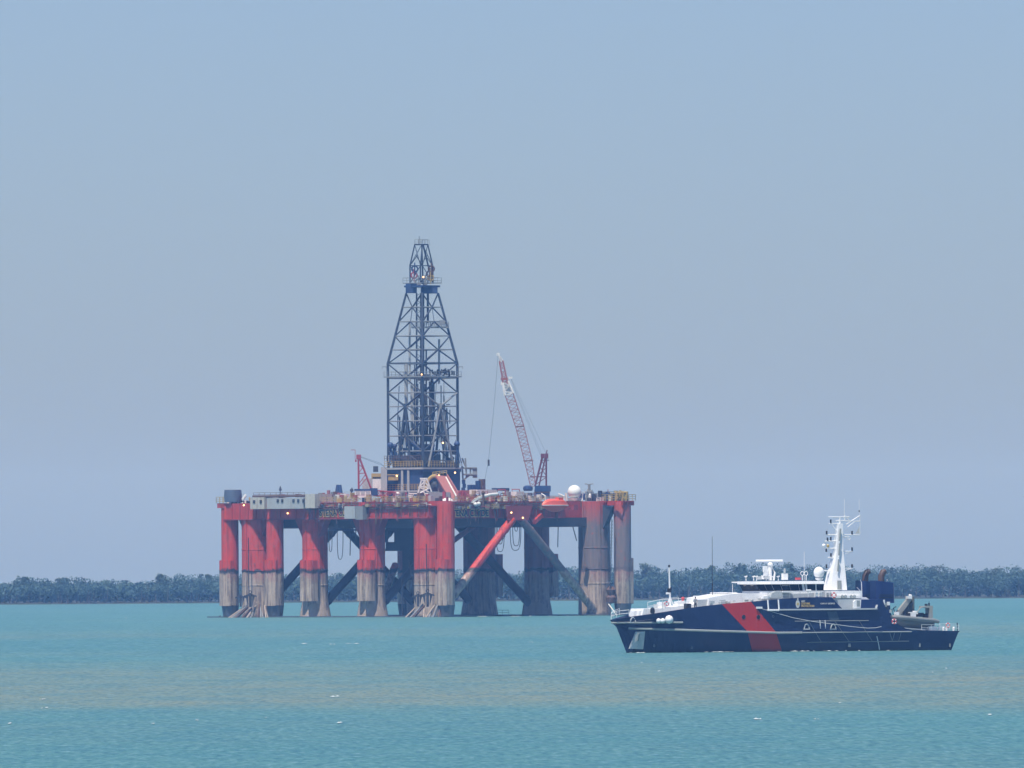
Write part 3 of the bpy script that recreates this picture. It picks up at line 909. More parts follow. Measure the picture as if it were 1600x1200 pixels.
for (z, t0, t1, A1, B1) in ((38.9, 0, 1, L, Nn), (32.9, 0, 1, L, Nn), (38.9, .15, 1, Nn, Rr)):
    mb = MB(); rail(mb, [along(A1, B1, t0, z), along(A1, B1, t1, z)], 1.5, .09, 1.0, 3); mb.build('guard_rail', M_yel, sub)
mb = MB(); rail(mb, [along(L, Nn, 0, 40.6), along(L, Nn, .95, 40.6)], 1.2, .08, .9, 2); mb.build('guard_rail', M_brown, sub)
mb = MB(); mb.box(along(L, Nn, .27, 36.0) + Vector((-.4, -.6, 0)), (2.6, 1.4, 1.1)); mb.box(along(L, Nn, .27, 36.9) + Vector((-.4, -.6, 0)), (3.0, 1.8, .25)); mb.build('winch_platform', M_yel, sub)
# yellow arch with the dark opening, and the pipe ramp
mb = MB(); pts = []
for i in range(13):
    a = math.pi * (.02 + .96 * i / 12)
    pts.append(RX(679 - 13.5 * math.cos(a), 766 - 22 * math.sin(a), -12))
mb.tube(pts, .48, 7); rail(mb, [RX(676, 744, -12), RX(698, 741, -12)], 1.0, .12, .8, 2)
mb.build('arch_frame', M_yel, rig, smooth=True)
mb = MB(); mb.ball(RX(680, 759, -11), 1.5, 14); mb.build('opening_shade', M_dark, rig)  # dark ball put in for the shade inside the arch opening
mb = MB()
for s in (-1.5, 1.5):
    for t in (0, .35):
        mb.tube([RX(690, 744, -12) + Vector((s, 0, t)), RX(713, 782, -24) + Vector((s, 0, t))], .2, 5)
a, b = RX(690, 745, -12), RX(713, 783, -24)
s = Vector((1.5, .6, 0)); mb.prism([a - s, a + s, b + s, b - s], [v + Vector((0, 0, .3)) for v in (a - s, a + s, b + s, b - s)])
mb.build('pipe_ramp', M_pink, rig)
mb = MB(); mb.tube([RX(697, 746, -12.5), RX(716, 781, -25)], .22, 5); mb.build('ramp_rail', M_wht, rig)
mb = MB()                                     # white lattice gantry in front of the floor
for (xa, ya, xb, yb) in ((656, 748, 668, 748), (659, 748, 650, 782), (667, 748, 678, 779), (663, 748, 662, 780), (655, 760, 672, 762), (652, 772, 676, 771), (659, 749, 672, 762), (667, 749, 654, 762), (655, 761, 676, 772), (672, 762, 652, 773)):
    mb.tube([RX(xa, ya, -20), RX(xb, yb, -20)], .2, 5)
mb.build('white_gantry', M_wht, rig)
mb = MB()
mb.box(RX(687, 777, -22), (5.5, 4, 2.6)); mb.box(RX(678, 773, -20), (3, 3, 1.6)); mb.build('mud_house', M_gry, rig)
mb = MB()                                     # rear platform at the right of the derrick foot
mb.box(RX(736, 731, 4), (3.0, 3, .3)); mb.box(RX(742, 739, 4), (1.2, 2.4, 2.6)); mb.box(RX(735, 741, 4), (3.4, 3, .3))
for (xa, ya, xb, yb) in ((722, 731, 745, 733), (722, 741, 744, 743), (722, 752, 734, 742), (724, 757, 722, 728), (729, 747, 727, 716), (744, 731, 744, 745), (735, 731, 735, 742), (722, 716, 728, 730)):
    mb.tube([RX(xa, ya, 3), RX(xb, yb, 3)], .22, 5)
mb.build('outboard_gallery', M_lat2, rig)
mb = MB()                                     # small white instrument cabin left of the floor
mb.box(RX(590, 744, -2), (3.2, 3, 1.4)); mb.build('driller_cabin', M_yel, rig)
mb = MB(); mb.box(RX(587, 733, -2), (1.3, 1.6, 1.5)); mb.build('control_box', M_dark, rig)
mb = MB(); mb.box(RX(592, 755, -2), (3.2, 3, 3.2)); mb.tube([RX(585, 742, -3), RX(585, 765, -3)], .2, 5); mb.tube([RX(597, 732, -3), RX(597, 765, -3)], .35, 5); mb.build('stair_tower', M_wht, rig)
mb = MB(); mb.box(RX(574, 757, 2), (2.6, 2, 3)); mb.build('store_box', M_pale, rig)

# ---- the derrick
def lv(y): return (963.1 - y) / 6.0
Zb, Zk, Zc = 38.3, lv(568), lv(458)
def rad(z): return 9.05 if z <= Zk else 9.05 + (4.15 - 9.05) * (z - Zk) / (Zc - Zk)
def dc(k, z): return corner(k, rad(z), z)
girts = [lv(y) for y in (705, 681, 658, 635, 613.5, 591, 568, 546.5, 525, 502.5, 480)]
mb = MB()
for k in range(4):
    k2 = (k + 1) % 4
    def mid(z): return (dc(k, z) + dc(k2, z)) / 2
    for (y0, ym, y1) in ((458, 480, 502.5), (525, 546.5, 568), (568, 591, 613.5), (613.5, 635, 658), (658, 681, 705)):
        m_ = mid(lv(ym))
        for kk in (k, k2):
            mb.tube([dc(kk, lv(y0)), m_], .17, 5); mb.tube([dc(kk, lv(y1)), m_], .17, 5)
    for kk in (k, k2):
        mb.tube([dc(kk, lv(525)), mid(lv(502.5))], .17, 5)
        mb.tube([dc(kk, lv(728)), mid(lv(705))], .17, 5)
    mb.tube([mid(lv(480)), mid(lv(502.5)) + Vector((0, 0, 0))], .1, 4)
der = mb.build('derrick_frame', M_lat, rig)
for z in girts:
    gm = MB()
    for k in range(4): gm.tube([dc(k, z), dc((k + 1) % 4, z)], .15, 5)
    gm.build('girt_ring', M_lat2, der)
for k in range(4):
    mb = MB(); mb.tube([corner(k, 9.05, Zb), dc(k, Zk), dc(k, Zc)], [.36, .34, .28], 6); mb.build('derrick_leg', M_lat, der)
for k in range(4):                            # heavy V doors braces
    k2 = (k + 1) % 4; mb = MB(); top = (dc(k, lv(635)) + dc(k2, lv(635))) / 2
    mb.tube([dc(k, lv(613.5)), top], .26, 5); mb.tube([dc(k2, lv(613.5)), top], .26, 5)
    mb.tube([top, dc(k, 39).lerp(dc(k2, 39), .16 if k == 1 else .28)], .34, 6); mb.tube([top, dc(k, 39).lerp(dc(k2, 39), .88 if k == 1 else .66)], .34, 6)
    mb.box(top, (.9, .9, 1.4)); mb.build('v_door_brace', M_lat2 if k == 1 else M_lat, der)
def ring(name, z, r, mat, parent=der, w=.5, h=1.2, t=.22):
    mb = MB()
    for k in range(4):
        k2 = (k + 1) % 4
        a, b, c, d = corner(k, r, z), corner(k2, r, z), corner(k2, r - w * 1.9, z), corner(k, r - w * 1.9, z)
        mb.prism([a, b, c, d], [v + Vector((0, 0, t)) for v in (a, b, c, d)])
        rail(mb, [a, b], h, .06, 1.4, 2)
    return mb.build(name, mat, parent)
ring('walkway', lv(590), 10.1, M_lat2, w=1.0, h=1.5, t=.35)
ring('walkway', lv(568.5), 9.2, M_lat, w=.5, h=.3)
mb = MB()                                     # racking board, right half
a, b, c, d = RX(643, 513, -3), RX(701, 512.5, -1), RX(701, 512.5, 3), RX(660, 513, 3)
mb.prism([a, b, c, d], [v + Vector((0, 0, .35)) for v in (a, b, c, d)]); rail(mb, [a, b, c], 1.6, .08, .9, 3)
mb.box(RX(691, 504, -1), (1.5, 1.4, 1.2))
for i in range(12): mb.tube([RX(660 + i * 3.0, 512, -2), RX(660 + i * 3.0 + 1, 503, -2)], .12, 4)
mb.build('racking_board', M_lat2, der)
mb = MB()                                     # crane-like arms at the taper
for (xs, xe) in ((607, 597), (713, 723)):
    mb.tube([RX(xs, 573, 0), RX(xe, 573, 0)], .14, 4); mb.tube([RX(xe, 573, 0), RX(xe, 577, 0)], .1, 4); mb.tube([RX((xs + xe) / 2, 573, 0), RX(xs, 580, 0)], .1, 4)
mb.build('davit_arm', M_lat2, der)
# crown: two plated boxes, platform, A frame
mb = MB()
mb.prism([corner(k, 4.7, lv(449)) for k in range(4)], [corner(k, 4.7, lv(446)) for k in range(4)])
mb.box(RX(642.5, 450.5, -.5), (2.9, 2.6, 2.5)); mb.box(RX(670.5, 453.5, -.5), (4.4, 2.6, 1.7))
crown_o = mb.build('crown_platform', M_navy, der)
ring('crown_rail', lv(443), 5.0, M_lat2, crown_o, .4, 1.5); 
mb = MB()
T = [RX(648, 382, 0), RX(660, 382, -1.5), RX(668.5, 382, 0), RX(659, 382, 1.5)]
Bm = [RX(640.5, 415, 0), RX(657, 415, -2.6), RX(676, 415, 0), RX(660, 415, 2.6)]
Bb = [RX(641, 442, 0), RX(657, 442, -2.8), RX(676.5, 442, 0), RX(661, 442, 2.8)]
for k in range(4):
    k2 = (k + 1) % 4
    mb.tube([Bb[k], Bm[k], T[k]], [.24, .2, .17], 5); mb.tube([T[k], T[k2]], .2, 5); mb.tube([Bm[k], Bm[k2]], .13, 5)
    mb.tube([Bb[k], Bm[k2]], .11, 4); mb.tube([Bm[k], T[k].lerp(Bm[k2], .5)], .11, 4); mb.tube([T[k], Bm[k2]], .1, 4)
mb.tube([RX(661, 382, 0), RX(669, 415, 0), RX(676, 440, 0)], .24, 5)
mb.build('crown_frame', M_lat, crown_o)
mb = MB(); rail(mb, [T[0], T[1], T[2], T[3], T[0]], 1.3, .06, .9, 2)
mb.tube([RX(655, 382, 0), RX(655, 369, 0)], .12, 5); mb.tube([RX(656.5, 382, 0), RX(657, 373, 0)], .08, 4); mb.tube([RX(659, 375, 0), RX(671, 375, 0), RX(671, 383, 0)], .08, 4)
mb.build('top_platform', M_lat2, crown_o)
for (x, y, m_) in ((647, 430, M_crn), (671, 428, M_brown), (673, 434, M_yel), (648, 420, M_navy), (664, 440, M_gry), (654, 440, M_gry), (674, 420, M_brown)):
    mb = MB(); p = RX(x, y, -.5)
    mb.torus(p, .75, .22, 'y', 12, 5); mb.box(p, (.3, .8, 3.2)); mb.build('sheave', m_, crown_o)
# inside: guide rails, riser, stand pipes, top drive
mb = MB()
for (x, y0, y1, r_) in ((661, 458, 745, .34), (657.5, 458, 745, .2), (651, 458, 745, .22), (668.5, 458, 505, .3), (666, 545, 700, .2), (674, 590, 660, .25), (678, 600, 650, .2), (648, 570, 745, .16)):
    mb.tube([RX(x, y0, 2), RX(x, y1, 2)], r_, 6)
for i in range(40):
    y = 462 + i * 7; mb.tube([RX(651, y, 2), RX(657.5, y + (4 if i % 2 else -4), 2)], .08, 4)
mb.build('guide_rail', M_lat, der)
mb = MB()
for (x, y0, y1, r_) in ((634.5, 567, 640, .5), (645.5, 600, 690, .75), (651, 600, 690, .5), (640, 505, 600, .3), (686, 530, 600, .3)):
    mb.tube([RX(x, y0, 4), RX(x, y1, 4)], r_, 8)
mb.build('stand_pipe', M_pale, der)
mb = MB()
for (x, y0, y1, r_) in ((662, 600, 672, .9), (659, 640, 745, .55), (665, 648, 690, .75), (672, 596, 690, .35), (676, 596, 640, .3)):
    mb.tube([RX(x, y0, 0), RX(x, y1, 0)], r_, 8)
for (x, y, w, h) in ((662, 590, 3.2, 1.6), (662, 628, 2.0, 2.2), (668, 684, 2.2, 2.0), (655, 618, 1.6, 1.6)):
    mb.box(RX(x, y, 0), (w, 1.6, h))
mb.build('top_drive', M_dark, der)
mb = MB()
for i in range(26):
    x = cr.uniform(668, 712); mb.box(RX(x, cr.uniform(579, 585), -4), (.35, .35, cr.uniform(.6, 1.4)))
mb.build('pipe_fingers', M_dark, der)
for (x0, y0, x1, y1) in ((676, 650, 676, 700), (697, 640, 697, 662), (703, 640, 703, 662), (697, 632, 703, 632)):
    mb = MB(); mb.tube([RX(x0, y0, -4), RX(x1, y1, -4)], .13, 5); mb.build('mud_hose', M_lat, der)
for (x, y, r_) in ((610, 696, .85), (617, 697, .6), (638, 694, .7), (647, 694, .8), (714, 694, .8), (676, 696, .6)):
    mb = MB(); p = RX(x, y, -2); mb.ball(p, r_, 12); mb.tube([p, RX(x - 1, 724, -2)], .16, 5); mb.tube([p, RX(x + 4, 724, -2)], .14, 5); mb.tube([p, RX(x + 7, 724, -2)], .12, 5)
    mb.build('tensioner', M_navy, der, smooth=True)
dm = [M_dark, M_navy, M_dark, M_lat, M_gry, M_navy, M_wht, M_brown]
for i in range(30):                           # service lines, hoses and ladders up the tower
    x = cr.uniform(622, 700); y0 = cr.uniform(575, 680); y1 = cr.uniform(690, 735); mb = MB(); Yd = cr.uniform(-5, 5) * (1 - abs(x - 661) / 60)
    mb.tube([RX(x, y0, Yd), RX(x + cr.uniform(-4, 4), (y0 + y1) / 2, Yd), RX(x + cr.uniform(-2, 2), y1, Yd)], cr.uniform(.07, .2), 5)
    mb.build('service_line', cr.choice([M_dark, M_lat, M_lat2, M_navy]), der)
for i in range(34):                           # machinery on the drill floor
    x = cr.uniform(610, 714); y = cr.uniform(700, 726); h = cr.uniform(.8, 3.6)
    if 678 < x < 706 and y < 718: y = cr.uniform(720, 728)
    mb = MB(); p = RX(x, y, cr.uniform(-4, 4) * (1 - abs(x - 661) / 60))
    if cr.random() < .5: mb.box(p, (cr.uniform(.5, 2.2), 1.2, h))
    else: mb.tube([p - Vector((0, 0, h)), p + Vector((0, 0, h)), p + Vector((cr.uniform(-1.5, 1.5), 0, h * .6))], cr.uniform(.12, .3), 6)
    mb.build('drilling_machinery', cr.choice(dm), der)
mb = MB(); mb.box(RX(669, 725, 0), (6.5, 5, 5)); mb.box(RX(636, 722, 0), (7.5, 5, 3.4)); mb.box(RX(700, 727, 0), (5, 4, 1.5)); mb.box(RX(668, 712, 1), (2.2, 3, 6)); mb.build('drawworks', M_dark, der)
mb = MB(); mb.tube([RX(686, 727, -5), RX(686, 722, -5), RX(689, 719, -5), RX(694, 719, -5), RX(697, 722, -5), RX(698, 728, -5)], .13, 5); mb.build('hoop_rail', M_lat, der)

# ---- hoses looping below the deck, chains
def loop(x0, x1, y0, y1, Y, r=.1):
    mb = MB(); pts = []
    for i in range(15):
        t = i / 14; a = math.pi * t
        x = (x0 + x1) / 2 - (x1 - x0) / 2 * math.copysign(abs(math.cos(a)) ** .6, math.cos(a))
        pts.append(RX(x, y0 + (y1 - y0) * math.sin(a) ** .55, Y))
    mb.tube(pts, r, 5); mb.build('hose', M_rope, rig)
for a in ((514, 519, 822, 862, -30), (516, 521, 822, 836, -30), (527, 536, 822, 874, -30), (775, 788, 812, 862, -10), (777, 786, 812, 850, -8), (797, 814, 812, 860, -20), (801, 812, 812, 853, -18), (804, 809, 812, 830, -15), (780, 790, 812, 842, -16)):
    loop(*a)
for (x0, y0, x1, y1, Y) in ((548, 812, 547, 868, -20), (556, 812, 556, 850, -20), (872.5, 806, 871.5, 855, 5), (891, 808, 901, 845, 0), (638, 875, 652, 940, -40), (628, 905, 629, 962, -40), (666, 850, 667, 930, -49), (369, 840, 373, 935, 6), (388, 840, 389, 932, -4), (345, 962, 338, 965, 5)):
    mb = MB(); mb.tube([RX(x0, y0, Y), RX(x1, y1, Y)], .13, 5); mb.build('chain', M_rope, rig)
mb = MB()
for i in range(46):
    y = 812 + i * 2.6; mb.torus(RX(956 - i * .06, y, -9), .22, .09, 'y' if i % 2 else 'x', 6, 4)
mb.build('chain', M_rope, rig)
# bolsters: racks of slanting steel bars at the feet of two corner groups
def rack(xs, r=random.Random(3)):
    for k in range(3):
        mb = MB()
        for (xt, yt, xb, yb, Y) in xs[k::3]:
            dx = r.uniform(-1.2, 1.2)
            mb.tube([RX(xt + dx, yt, Y), RX(xb + dx, yb, Y - 3)], .2, 5)
            mb.tube([RX(xt + dx, yt + 1.5, Y), RX(xb + dx + 3.5, yb, Y - 2)], .15, 5)
            mb.build('anchor_rack_bar', (M_base, M_gry, M_brown)[k], rig); mb = MB()
rack([(384, 947, 357, 966, -8), (386, 946, 362, 966, -8), (389, 948, 368, 966, -8), (400, 946, 385, 966, -8), (399, 949, 391, 966, -8), (405, 944, 401, 966, -8), (414, 946, 416, 966, -8), (408, 948, 409, 966, -8), (394, 950, 378, 966, -8)])
rack([(649, 950, 634, 965, -52), (660, 944, 640, 965, -52), (664, 946, 645, 965, -52), (679, 944, 664, 965, -52), (684, 945, 676, 965, -52), (687, 950, 685, 965, -52), (663, 950, 662, 965, -52), (675, 950, 670, 965, -52)])
mb = MB(); rail(mb, [RX(765, 961, 30), RX(795, 961, 30)], 1.3, .07, 1.6, 2); mb.build('pontoon_rail', M_gry, rig)
mb = MB(); mb.lathe([(.2, 0), (1.2, .3), (1.4, 1.6), (.9, 2.2), (1.3, 3.6), (.6, 4.4), (.15, 4.5)], RX(955, 943, -8), 10); mb.build('chain_fairlead', M_brown, rig)
mb = MB()
for i in range(3): mb.tube([RX(951 + i * 1.5, 944 + i * 2, -10), RX(961 + i * 1.5, 958 + i * 2, -14)], .16, 5)
mb.build('mooring_line', M_wht, rig)

# ---- anchors hung on the racks
def anchor(px, py, Y, s, label):
    p = RX(px, py, Y); t = empty('ship_anchor', (XR + p.x, DR + p.y, ZR + p.z), 0, label, 'anchor', 'anchors hung above the racks at the rig feet')
    mb = MB(); mb.tube([(0, 0, 2.0 * s), (0, 0, -1.6 * s)], .3 * s, 6); mb.torus((0, 0, 2.3 * s), .35 * s, .12 * s); mb.build('shank', M_dark, t)
    mb = MB(); mb.box((0, 0, 1.35 * s), (3.2 * s, .5, .3 * s)); mb.tube([(-1.7 * s, 0, 1.1 * s), (0, 0, 1.9 * s), (1.7 * s, 0, 1.1 * s)], .16 * s, 5); mb.build('stock', M_dark, t)
    for sg in (-1, 1):
        mb = MB(); mb.prism([(sg * 1.2 * s, -.15, 1.2 * s), (sg * .55 * s, -.15, 1.2 * s), (sg * .5 * s, -.15, -1.5 * s)], [(sg * 1.2 * s, .15, 1.2 * s), (sg * .55 * s, .15, 1.2 * s), (sg * .5 * s, .15, -1.5 * s)]); mb.build('fluke', M_dark, t)
anchor(376, 940, -9, .85, 'dark anchor hanging left of its twin at the foot of the leftmost wide red leg')
anchor(391, 939, -10, 1.0, 'larger dark anchor hanging over the bars at the foot of the leftmost wide red leg')
anchor(653, 939, -53, .9, 'dark anchor hanging left of its twin at the foot of the nearest corner leg')
anchor(668, 938, -53, 1.05, 'wide grey anchor hanging over the bars at the foot of the nearest corner leg')

# ---- lifeboat
lbp = on_p(867, 789.5, -7.0)[1]
lb = empty('lifeboat', (XR + lbp.x, DR + lbp.y, ZR + lbp.z), math.atan2(SU, CU), 'orange covered lifeboat slung at the deck edge left of the white dome', 'lifeboat')
mb = MB(); n = 14; vs = []; fs = []
secs = []
for i in range(n + 1):
    t = i / n; x = -4.8 + 9.6 * t; w = 1.45 * (1 - abs(2 * t - 1) ** 3) + .06
    secs.append((x, w, -.15 - 1.6 * (1 - abs(2 * t - 1) ** 2.2), 1.55 * (1 - abs(2 * t - 1) ** 4) + .05))
for (x, w, zb, zt_) in secs:
    vs += [(x, 0, zb), (x, -w * .75, zb * .55), (x, -w, 0), (x, w, 0), (x, w * .75, zb * .55)]
fs = [(i * 5 + a, (i + 1) * 5 + a, (i + 1) * 5 + b, i * 5 + b) for i in range(n) for a, b in ((0, 1), (1, 2), (3, 4), (4, 0), (2, 3))]
mb.add(vs, fs); mb.build('boat_hull', M_org, lb, smooth=True)
mb = MB(); vs = []
for (x, w, zb, zt_) in secs:
    vs += [(x, -w * .97, .02), (x, -w * .8, zt_ * .75), (x, 0, zt_ + .1), (x, w * .8, zt_ * .75), (x, w * .97, .02)]
fs = [(i * 5 + a, (i + 1) * 5 + a, (i + 1) * 5 + a + 1, i * 5 + a + 1) for i in range(n) for a in range(4)]
mb.add(vs, fs); mb.box((1.6, 0, 1.75), (1.6, 1.3, .6)); mb.build('boat_canopy', M_org, lb, smooth=True)
mb = MB(); mb.tube([(-4.7, -.2, .0), (-3.6, -1.35, 0), (0, -1.56, 0), (3.6, -1.35, 0), (4.7, -.2, 0)], .09, 5); mb.build('rubbing_strip', M_wht, lb)
mb = MB()
for x in (-3.4, 3.4): mb.tube([(x, 0, .8), (x, 0, 2.4), (x * .9, 1.8, 3.0)], .16, 6)
mb.build('davit_fall', M_wht, lb)

# ---- cranes
def lattice(mb, a, b, w0, w1, n, rc=.14, rd=.08, depth=None, axis=None):
    """four-chord lattice boom"""
    a, b = Vector(a), Vector(b); d = (b - a).normalized()
    u = d.cross(Vector((0, 1, 0))).normalized(); v = d.cross(u).normalized()
    def cor(t, k):
        w = (w0 + (w1 - w0) * t) / 2; s = ((-1, -1), (1, -1), (1, 1), (-1, 1))[k]
        return a.lerp(b, t) + u * w * s[0] + v * w * s[1]
    for k in range(4): mb.tube([cor(0, k), cor(1, k)], rc, 5)
    for i in range(n):
        t0, t1 = i / n, (i + 1) / n
        for k in range(4):
            k2 = (k + 1) % 4
            mb.tube([cor(t0, k), cor(t1, k2)] if i % 2 else [cor(t0, k2), cor(t1, k)], rd, 4)
            if i % 2 == 0: mb.tube([cor(t0, k), cor(t0, k2)], rd, 4)
YC = -18.0
cp = RX(842, 775, YC)
crane = empty('pedestal_crane', (XR + cp.x, DR + cp.y, ZR + cp.z), 0, 'tall crane with long raised red and white lattice boom right of the derrick', 'crane', 'cranes on the rig deck')
def K(px, py, dy=0): return RX(px, py, YC + dy) - cp
mb = MB(); mb.lathe([(1.3, 0), (1.3, 1.2), (1.6, 1.5)], (0, 0, -.6), 16); mb.build('pedestal', M_pale, crane, smooth=True)
mb = MB(); mb.box(K(848, 771), (3.6, 3.4, 1.6)); mb.box(K(848, 763.5), (4.2, 3.8, 1.5)); mb.build('machinery_house', M_navy, crane)
mb = MB(); mb.box(K(847, 767.5), (4.0, 3.6, .9)); mb.build('house_band', M_brown, crane)
mb = MB(); mb.lathe([(1.1, 0), (1.3, .5), (1.2, 1.1), (.6, 1.4)], K(825, 767), 12); mb.build('operator_cab', M_navy, crane)
mb = MB(); lattice(mb, K(833, 760), K(825.5, 719.5), 1.3, 2.0, 6, .11, .07); lattice(mb, K(825.5, 719.5), K(812, 666), 2.0, 2.1, 9, .11, .07); b1 = mb.build('boom', M_pink, crane)
mb = MB(); lattice(mb, K(812, 666), K(795.5, 616), 2.1, 2.1, 8, .12, .075); mb.build('boom_section', M_pink, b1)
mb = MB(); lattice(mb, K(795.5, 616), K(790, 597), 2.2, 1.5, 3, .3, .16); mb.box(K(793, 606), (1.1, .9, 1.8)); mb.build('boom_section', M_wht, b1)
mb = MB(); lattice(mb, K(790, 600), K(783, 564), 1.2, .9, 5, .2, .11); mb.box(K(788, 592), (1.9, 1.2, .6)); mb.build('boom_head', M_pink, b1)
mb = MB(); mb.tube([K(783, 566), K(778, 553)], .2, 5); mb.tube([K(786, 564), K(778.5, 553)], .14, 5); mb.torus(K(778.5, 554), .35, .12); mb.torus(K(788, 594), .6, .2); mb.box(K(787, 599), (1.5, .8, .8)); mb.box(K(797.5, 590), (1.0, .8, .5)); mb.build('boom_tip', M_wht, b1)
mb = MB(); mb.box(K(825.5, 720), (2.6, 1.6, .3)); mb.box(K(812, 666.5), (2.4, 1.6, .25)); mb.build('boom_walkway', M_gry, b1)
mb = MB()
for dy in (-1.2, 1.2):
    mb.tube([K(836, 760, dy), K(848, 712, dy)], .26, 5); mb.tube([K(853.5, 760, dy), K(853.5, 714, dy)], .24, 5); mb.tube([K(842, 760, dy), K(852, 715, dy)], .2, 5)
    for (xa, ya, xb, yb) in ((839, 745, 854, 745), (840, 743, 853, 731), (844, 730, 854, 744), (846, 720, 854, 731), (836, 758, 853, 746)): mb.tube([K(xa, ya, dy), K(xb, yb, dy)], .13, 4)
mb.box(K(848, 712.5), (1.0, 3, 1.2)); mb.box(K(854, 712.5), (.9, 3, 1.3)); mb.tube([K(828, 745), K(854, 745)], .16, 4); mb.tube([K(844, 719), K(858, 719)], .14, 4)
mb.tube([K(853, 711), K(855, 703)], .15, 5)
mb.build('gantry_frame', M_crd, crane)
mb = MB()
for (xa, ya, xb, yb) in ((799, 594, 847, 711), (801, 602, 845, 712), (797, 588, 855, 712)): mb.tube([K(xa, ya), K(xb, yb)], .028, 4)
mb.build('luffing_line', M_rope, crane)
mb = MB(); mb.tube([K(778, 556), K(774, 610), K(770, 655), K(763, 722), K(756, 757)], .045, 4); mb.box(K(763.5, 723), (.5, .5, 1.6)); mb.build('hoist_line', M_rope, crane)

YC = -14.0
cp = RX(572, 786, YC)
crane2 = empty('pedestal_crane', (XR + cp.x, DR + cp.y, ZR + cp.z), 0, 'small crane with red A frame and lowered boom left of the derrick', 'crane', 'cranes on the rig deck')
mb = MB(); mb.lathe([(1.2, 0), (1.2, 3.0)], K(573, 790), 14); mb.build('pedestal', M_navy, crane2, smooth=True)
mb = MB(); mb.box(K(567, 771.5), (4.2, 3.4, 2.0)); cab = mb.build('operator_cab', M_wht, crane2)
mb = MB(); mb.box(K(567, 765.5), (4.4, 3.6, .5)); mb.box(K(584, 768.5), (2.0, 3, 1.9)); mb.build('cab_roof', M_navy, crane2)
for x in (559, 567, 575):
    mb = MB(); mb.box(K(x, 770, -1.75), (.95, .12, 1.0)); mb.build('window', M_pale, cab)
mb = MB()
for dy in (-1.2, 1.2):
    mb.tube([K(560.5, 764, dy), K(560, 712, dy)], .26, 5); mb.tube([K(580, 764, dy), K(562, 716, dy)], .26, 5)
    for (xa, ya, xb, yb) in ((560, 740, 572, 739), (572, 740, 561, 756), (560, 725, 567, 731), (567, 730, 560, 740), (573, 747, 562, 760)): mb.tube([K(xa, ya, dy), K(xb, yb, dy)], .14, 4)
mb.box(K(560.5, 714), (1.2, 3, 1.2)); mb.box(K(556, 720), (.4, 1.6, .6)); mb.tube([K(555, 722), K(555, 703)], .08, 4); mb.tube([K(548, 703), K(555, 703)], .1, 4)
mb.build('gantry_frame', M_crn, crane2)
mb = MB(); lattice(mb, K(583, 770), K(636, 775), 1.3, 1.3, 9, .2, .12); bo = mb.build('boom', M_crn, crane2)
mb = MB(); lattice(mb, K(636, 775), K(668, 775), 1.3, 1.2, 6, .17, .11); mb.build('boom_section', M_wht, bo)
mb = MB(); mb.tube([K(562, 713), K(595, 724), K(640, 772)], .05, 4); mb.tube([K(562, 714), K(600, 728)], .05, 4); mb.build('luffing_line', M_rope, crane2)

# ---- white water at the legs
def foam(name, pts, label):
    mb = MB(); r = random.Random(len(pts) + int(pts[0][0]))
    for (x, y, w, l) in pts:
        n = 9; vs = []
        for k in range(n):
            a = 2 * math.pi * k / n; vs.append((x + math.cos(a) * w * r.uniform(.5, 1), y + math.sin(a) * l * r.uniform(.5, 1), curve_z(x, y) + .06))
        vs.append((x, y, curve_z(x, y) + r.uniform(.08, .16)))
        mb.add(vs, [(k, (k + 1) % n, n) for k in range(n)])
    o = mb.build(name, M_foam); tag(o, label, 'foam', None, 'stuff'); return o
fp = []
for (p, q, r_, nn) in ((0, 0, 5.5, 5), (42.5, 0, 5, 4), (0, 60, 5.5, 4), (21.2, 60, 5, 4)):
    for k in range(nn):
        a = rnd.uniform(-2.6, -.4); c = UV(p, q); fp.append((XR + c.x + math.cos(a) * r_, DR + c.y + math.sin(a) * r_ * 1.1, rnd.uniform(.4, 1.3), rnd.uniform(.4, 1)))
for k in range(26):
    x = rnd.uniform(714, 760) if k < 18 else rnd.uniform(790, 900); c = RX(x, 962, -25 + rnd.uniform(-6, 6)); fp.append((XR + c.x, DR + c.y - 10, rnd.uniform(.4, 1.6), rnd.uniform(.5, 1.5)))
foam('foam', fp, 'thin white foam on the water round the rig legs')
cp_ = []
for (px, py, w) in ((522, 1089, 9), (527, 1130, 8), (70, 1107, 5), (66, 1093, 6), (15, 1131, 4), (240, 1131, 3), (308, 1126, 3), (415, 1122, 2), (395, 1095, 2), (1457, 1051, 2), (1478, 1045, 2), (480, 1006, 12), (550, 1006, 14), (520, 1007, 6), (1312, 1099, 3), (1185, 1124, 10), (1545, 1117, 6), (1275, 1124, 6), (198, 966, 4), (830, 1004, 4), (1030, 1049, 4), (1090, 1078, 2), (1002, 1036, 3)):
    x_, y_ = unroll(px, py); D = F * HC / (y_ - EYE)
    for _ in range(4): D = F * (HC + D * D / (2 * RE)) / (y_ - EYE)
    for k in range(3):
        cp_.append(((x_ - 800 + rnd.uniform(-w, w) * .6) * D / F, D + rnd.uniform(-2, 2), w * .6 * D / F * rnd.uniform(.4, 1), rnd.uniform(1.0, 3.0)))
foam('whitecap', cp_, 'small scattered whitecaps on the open water in front')

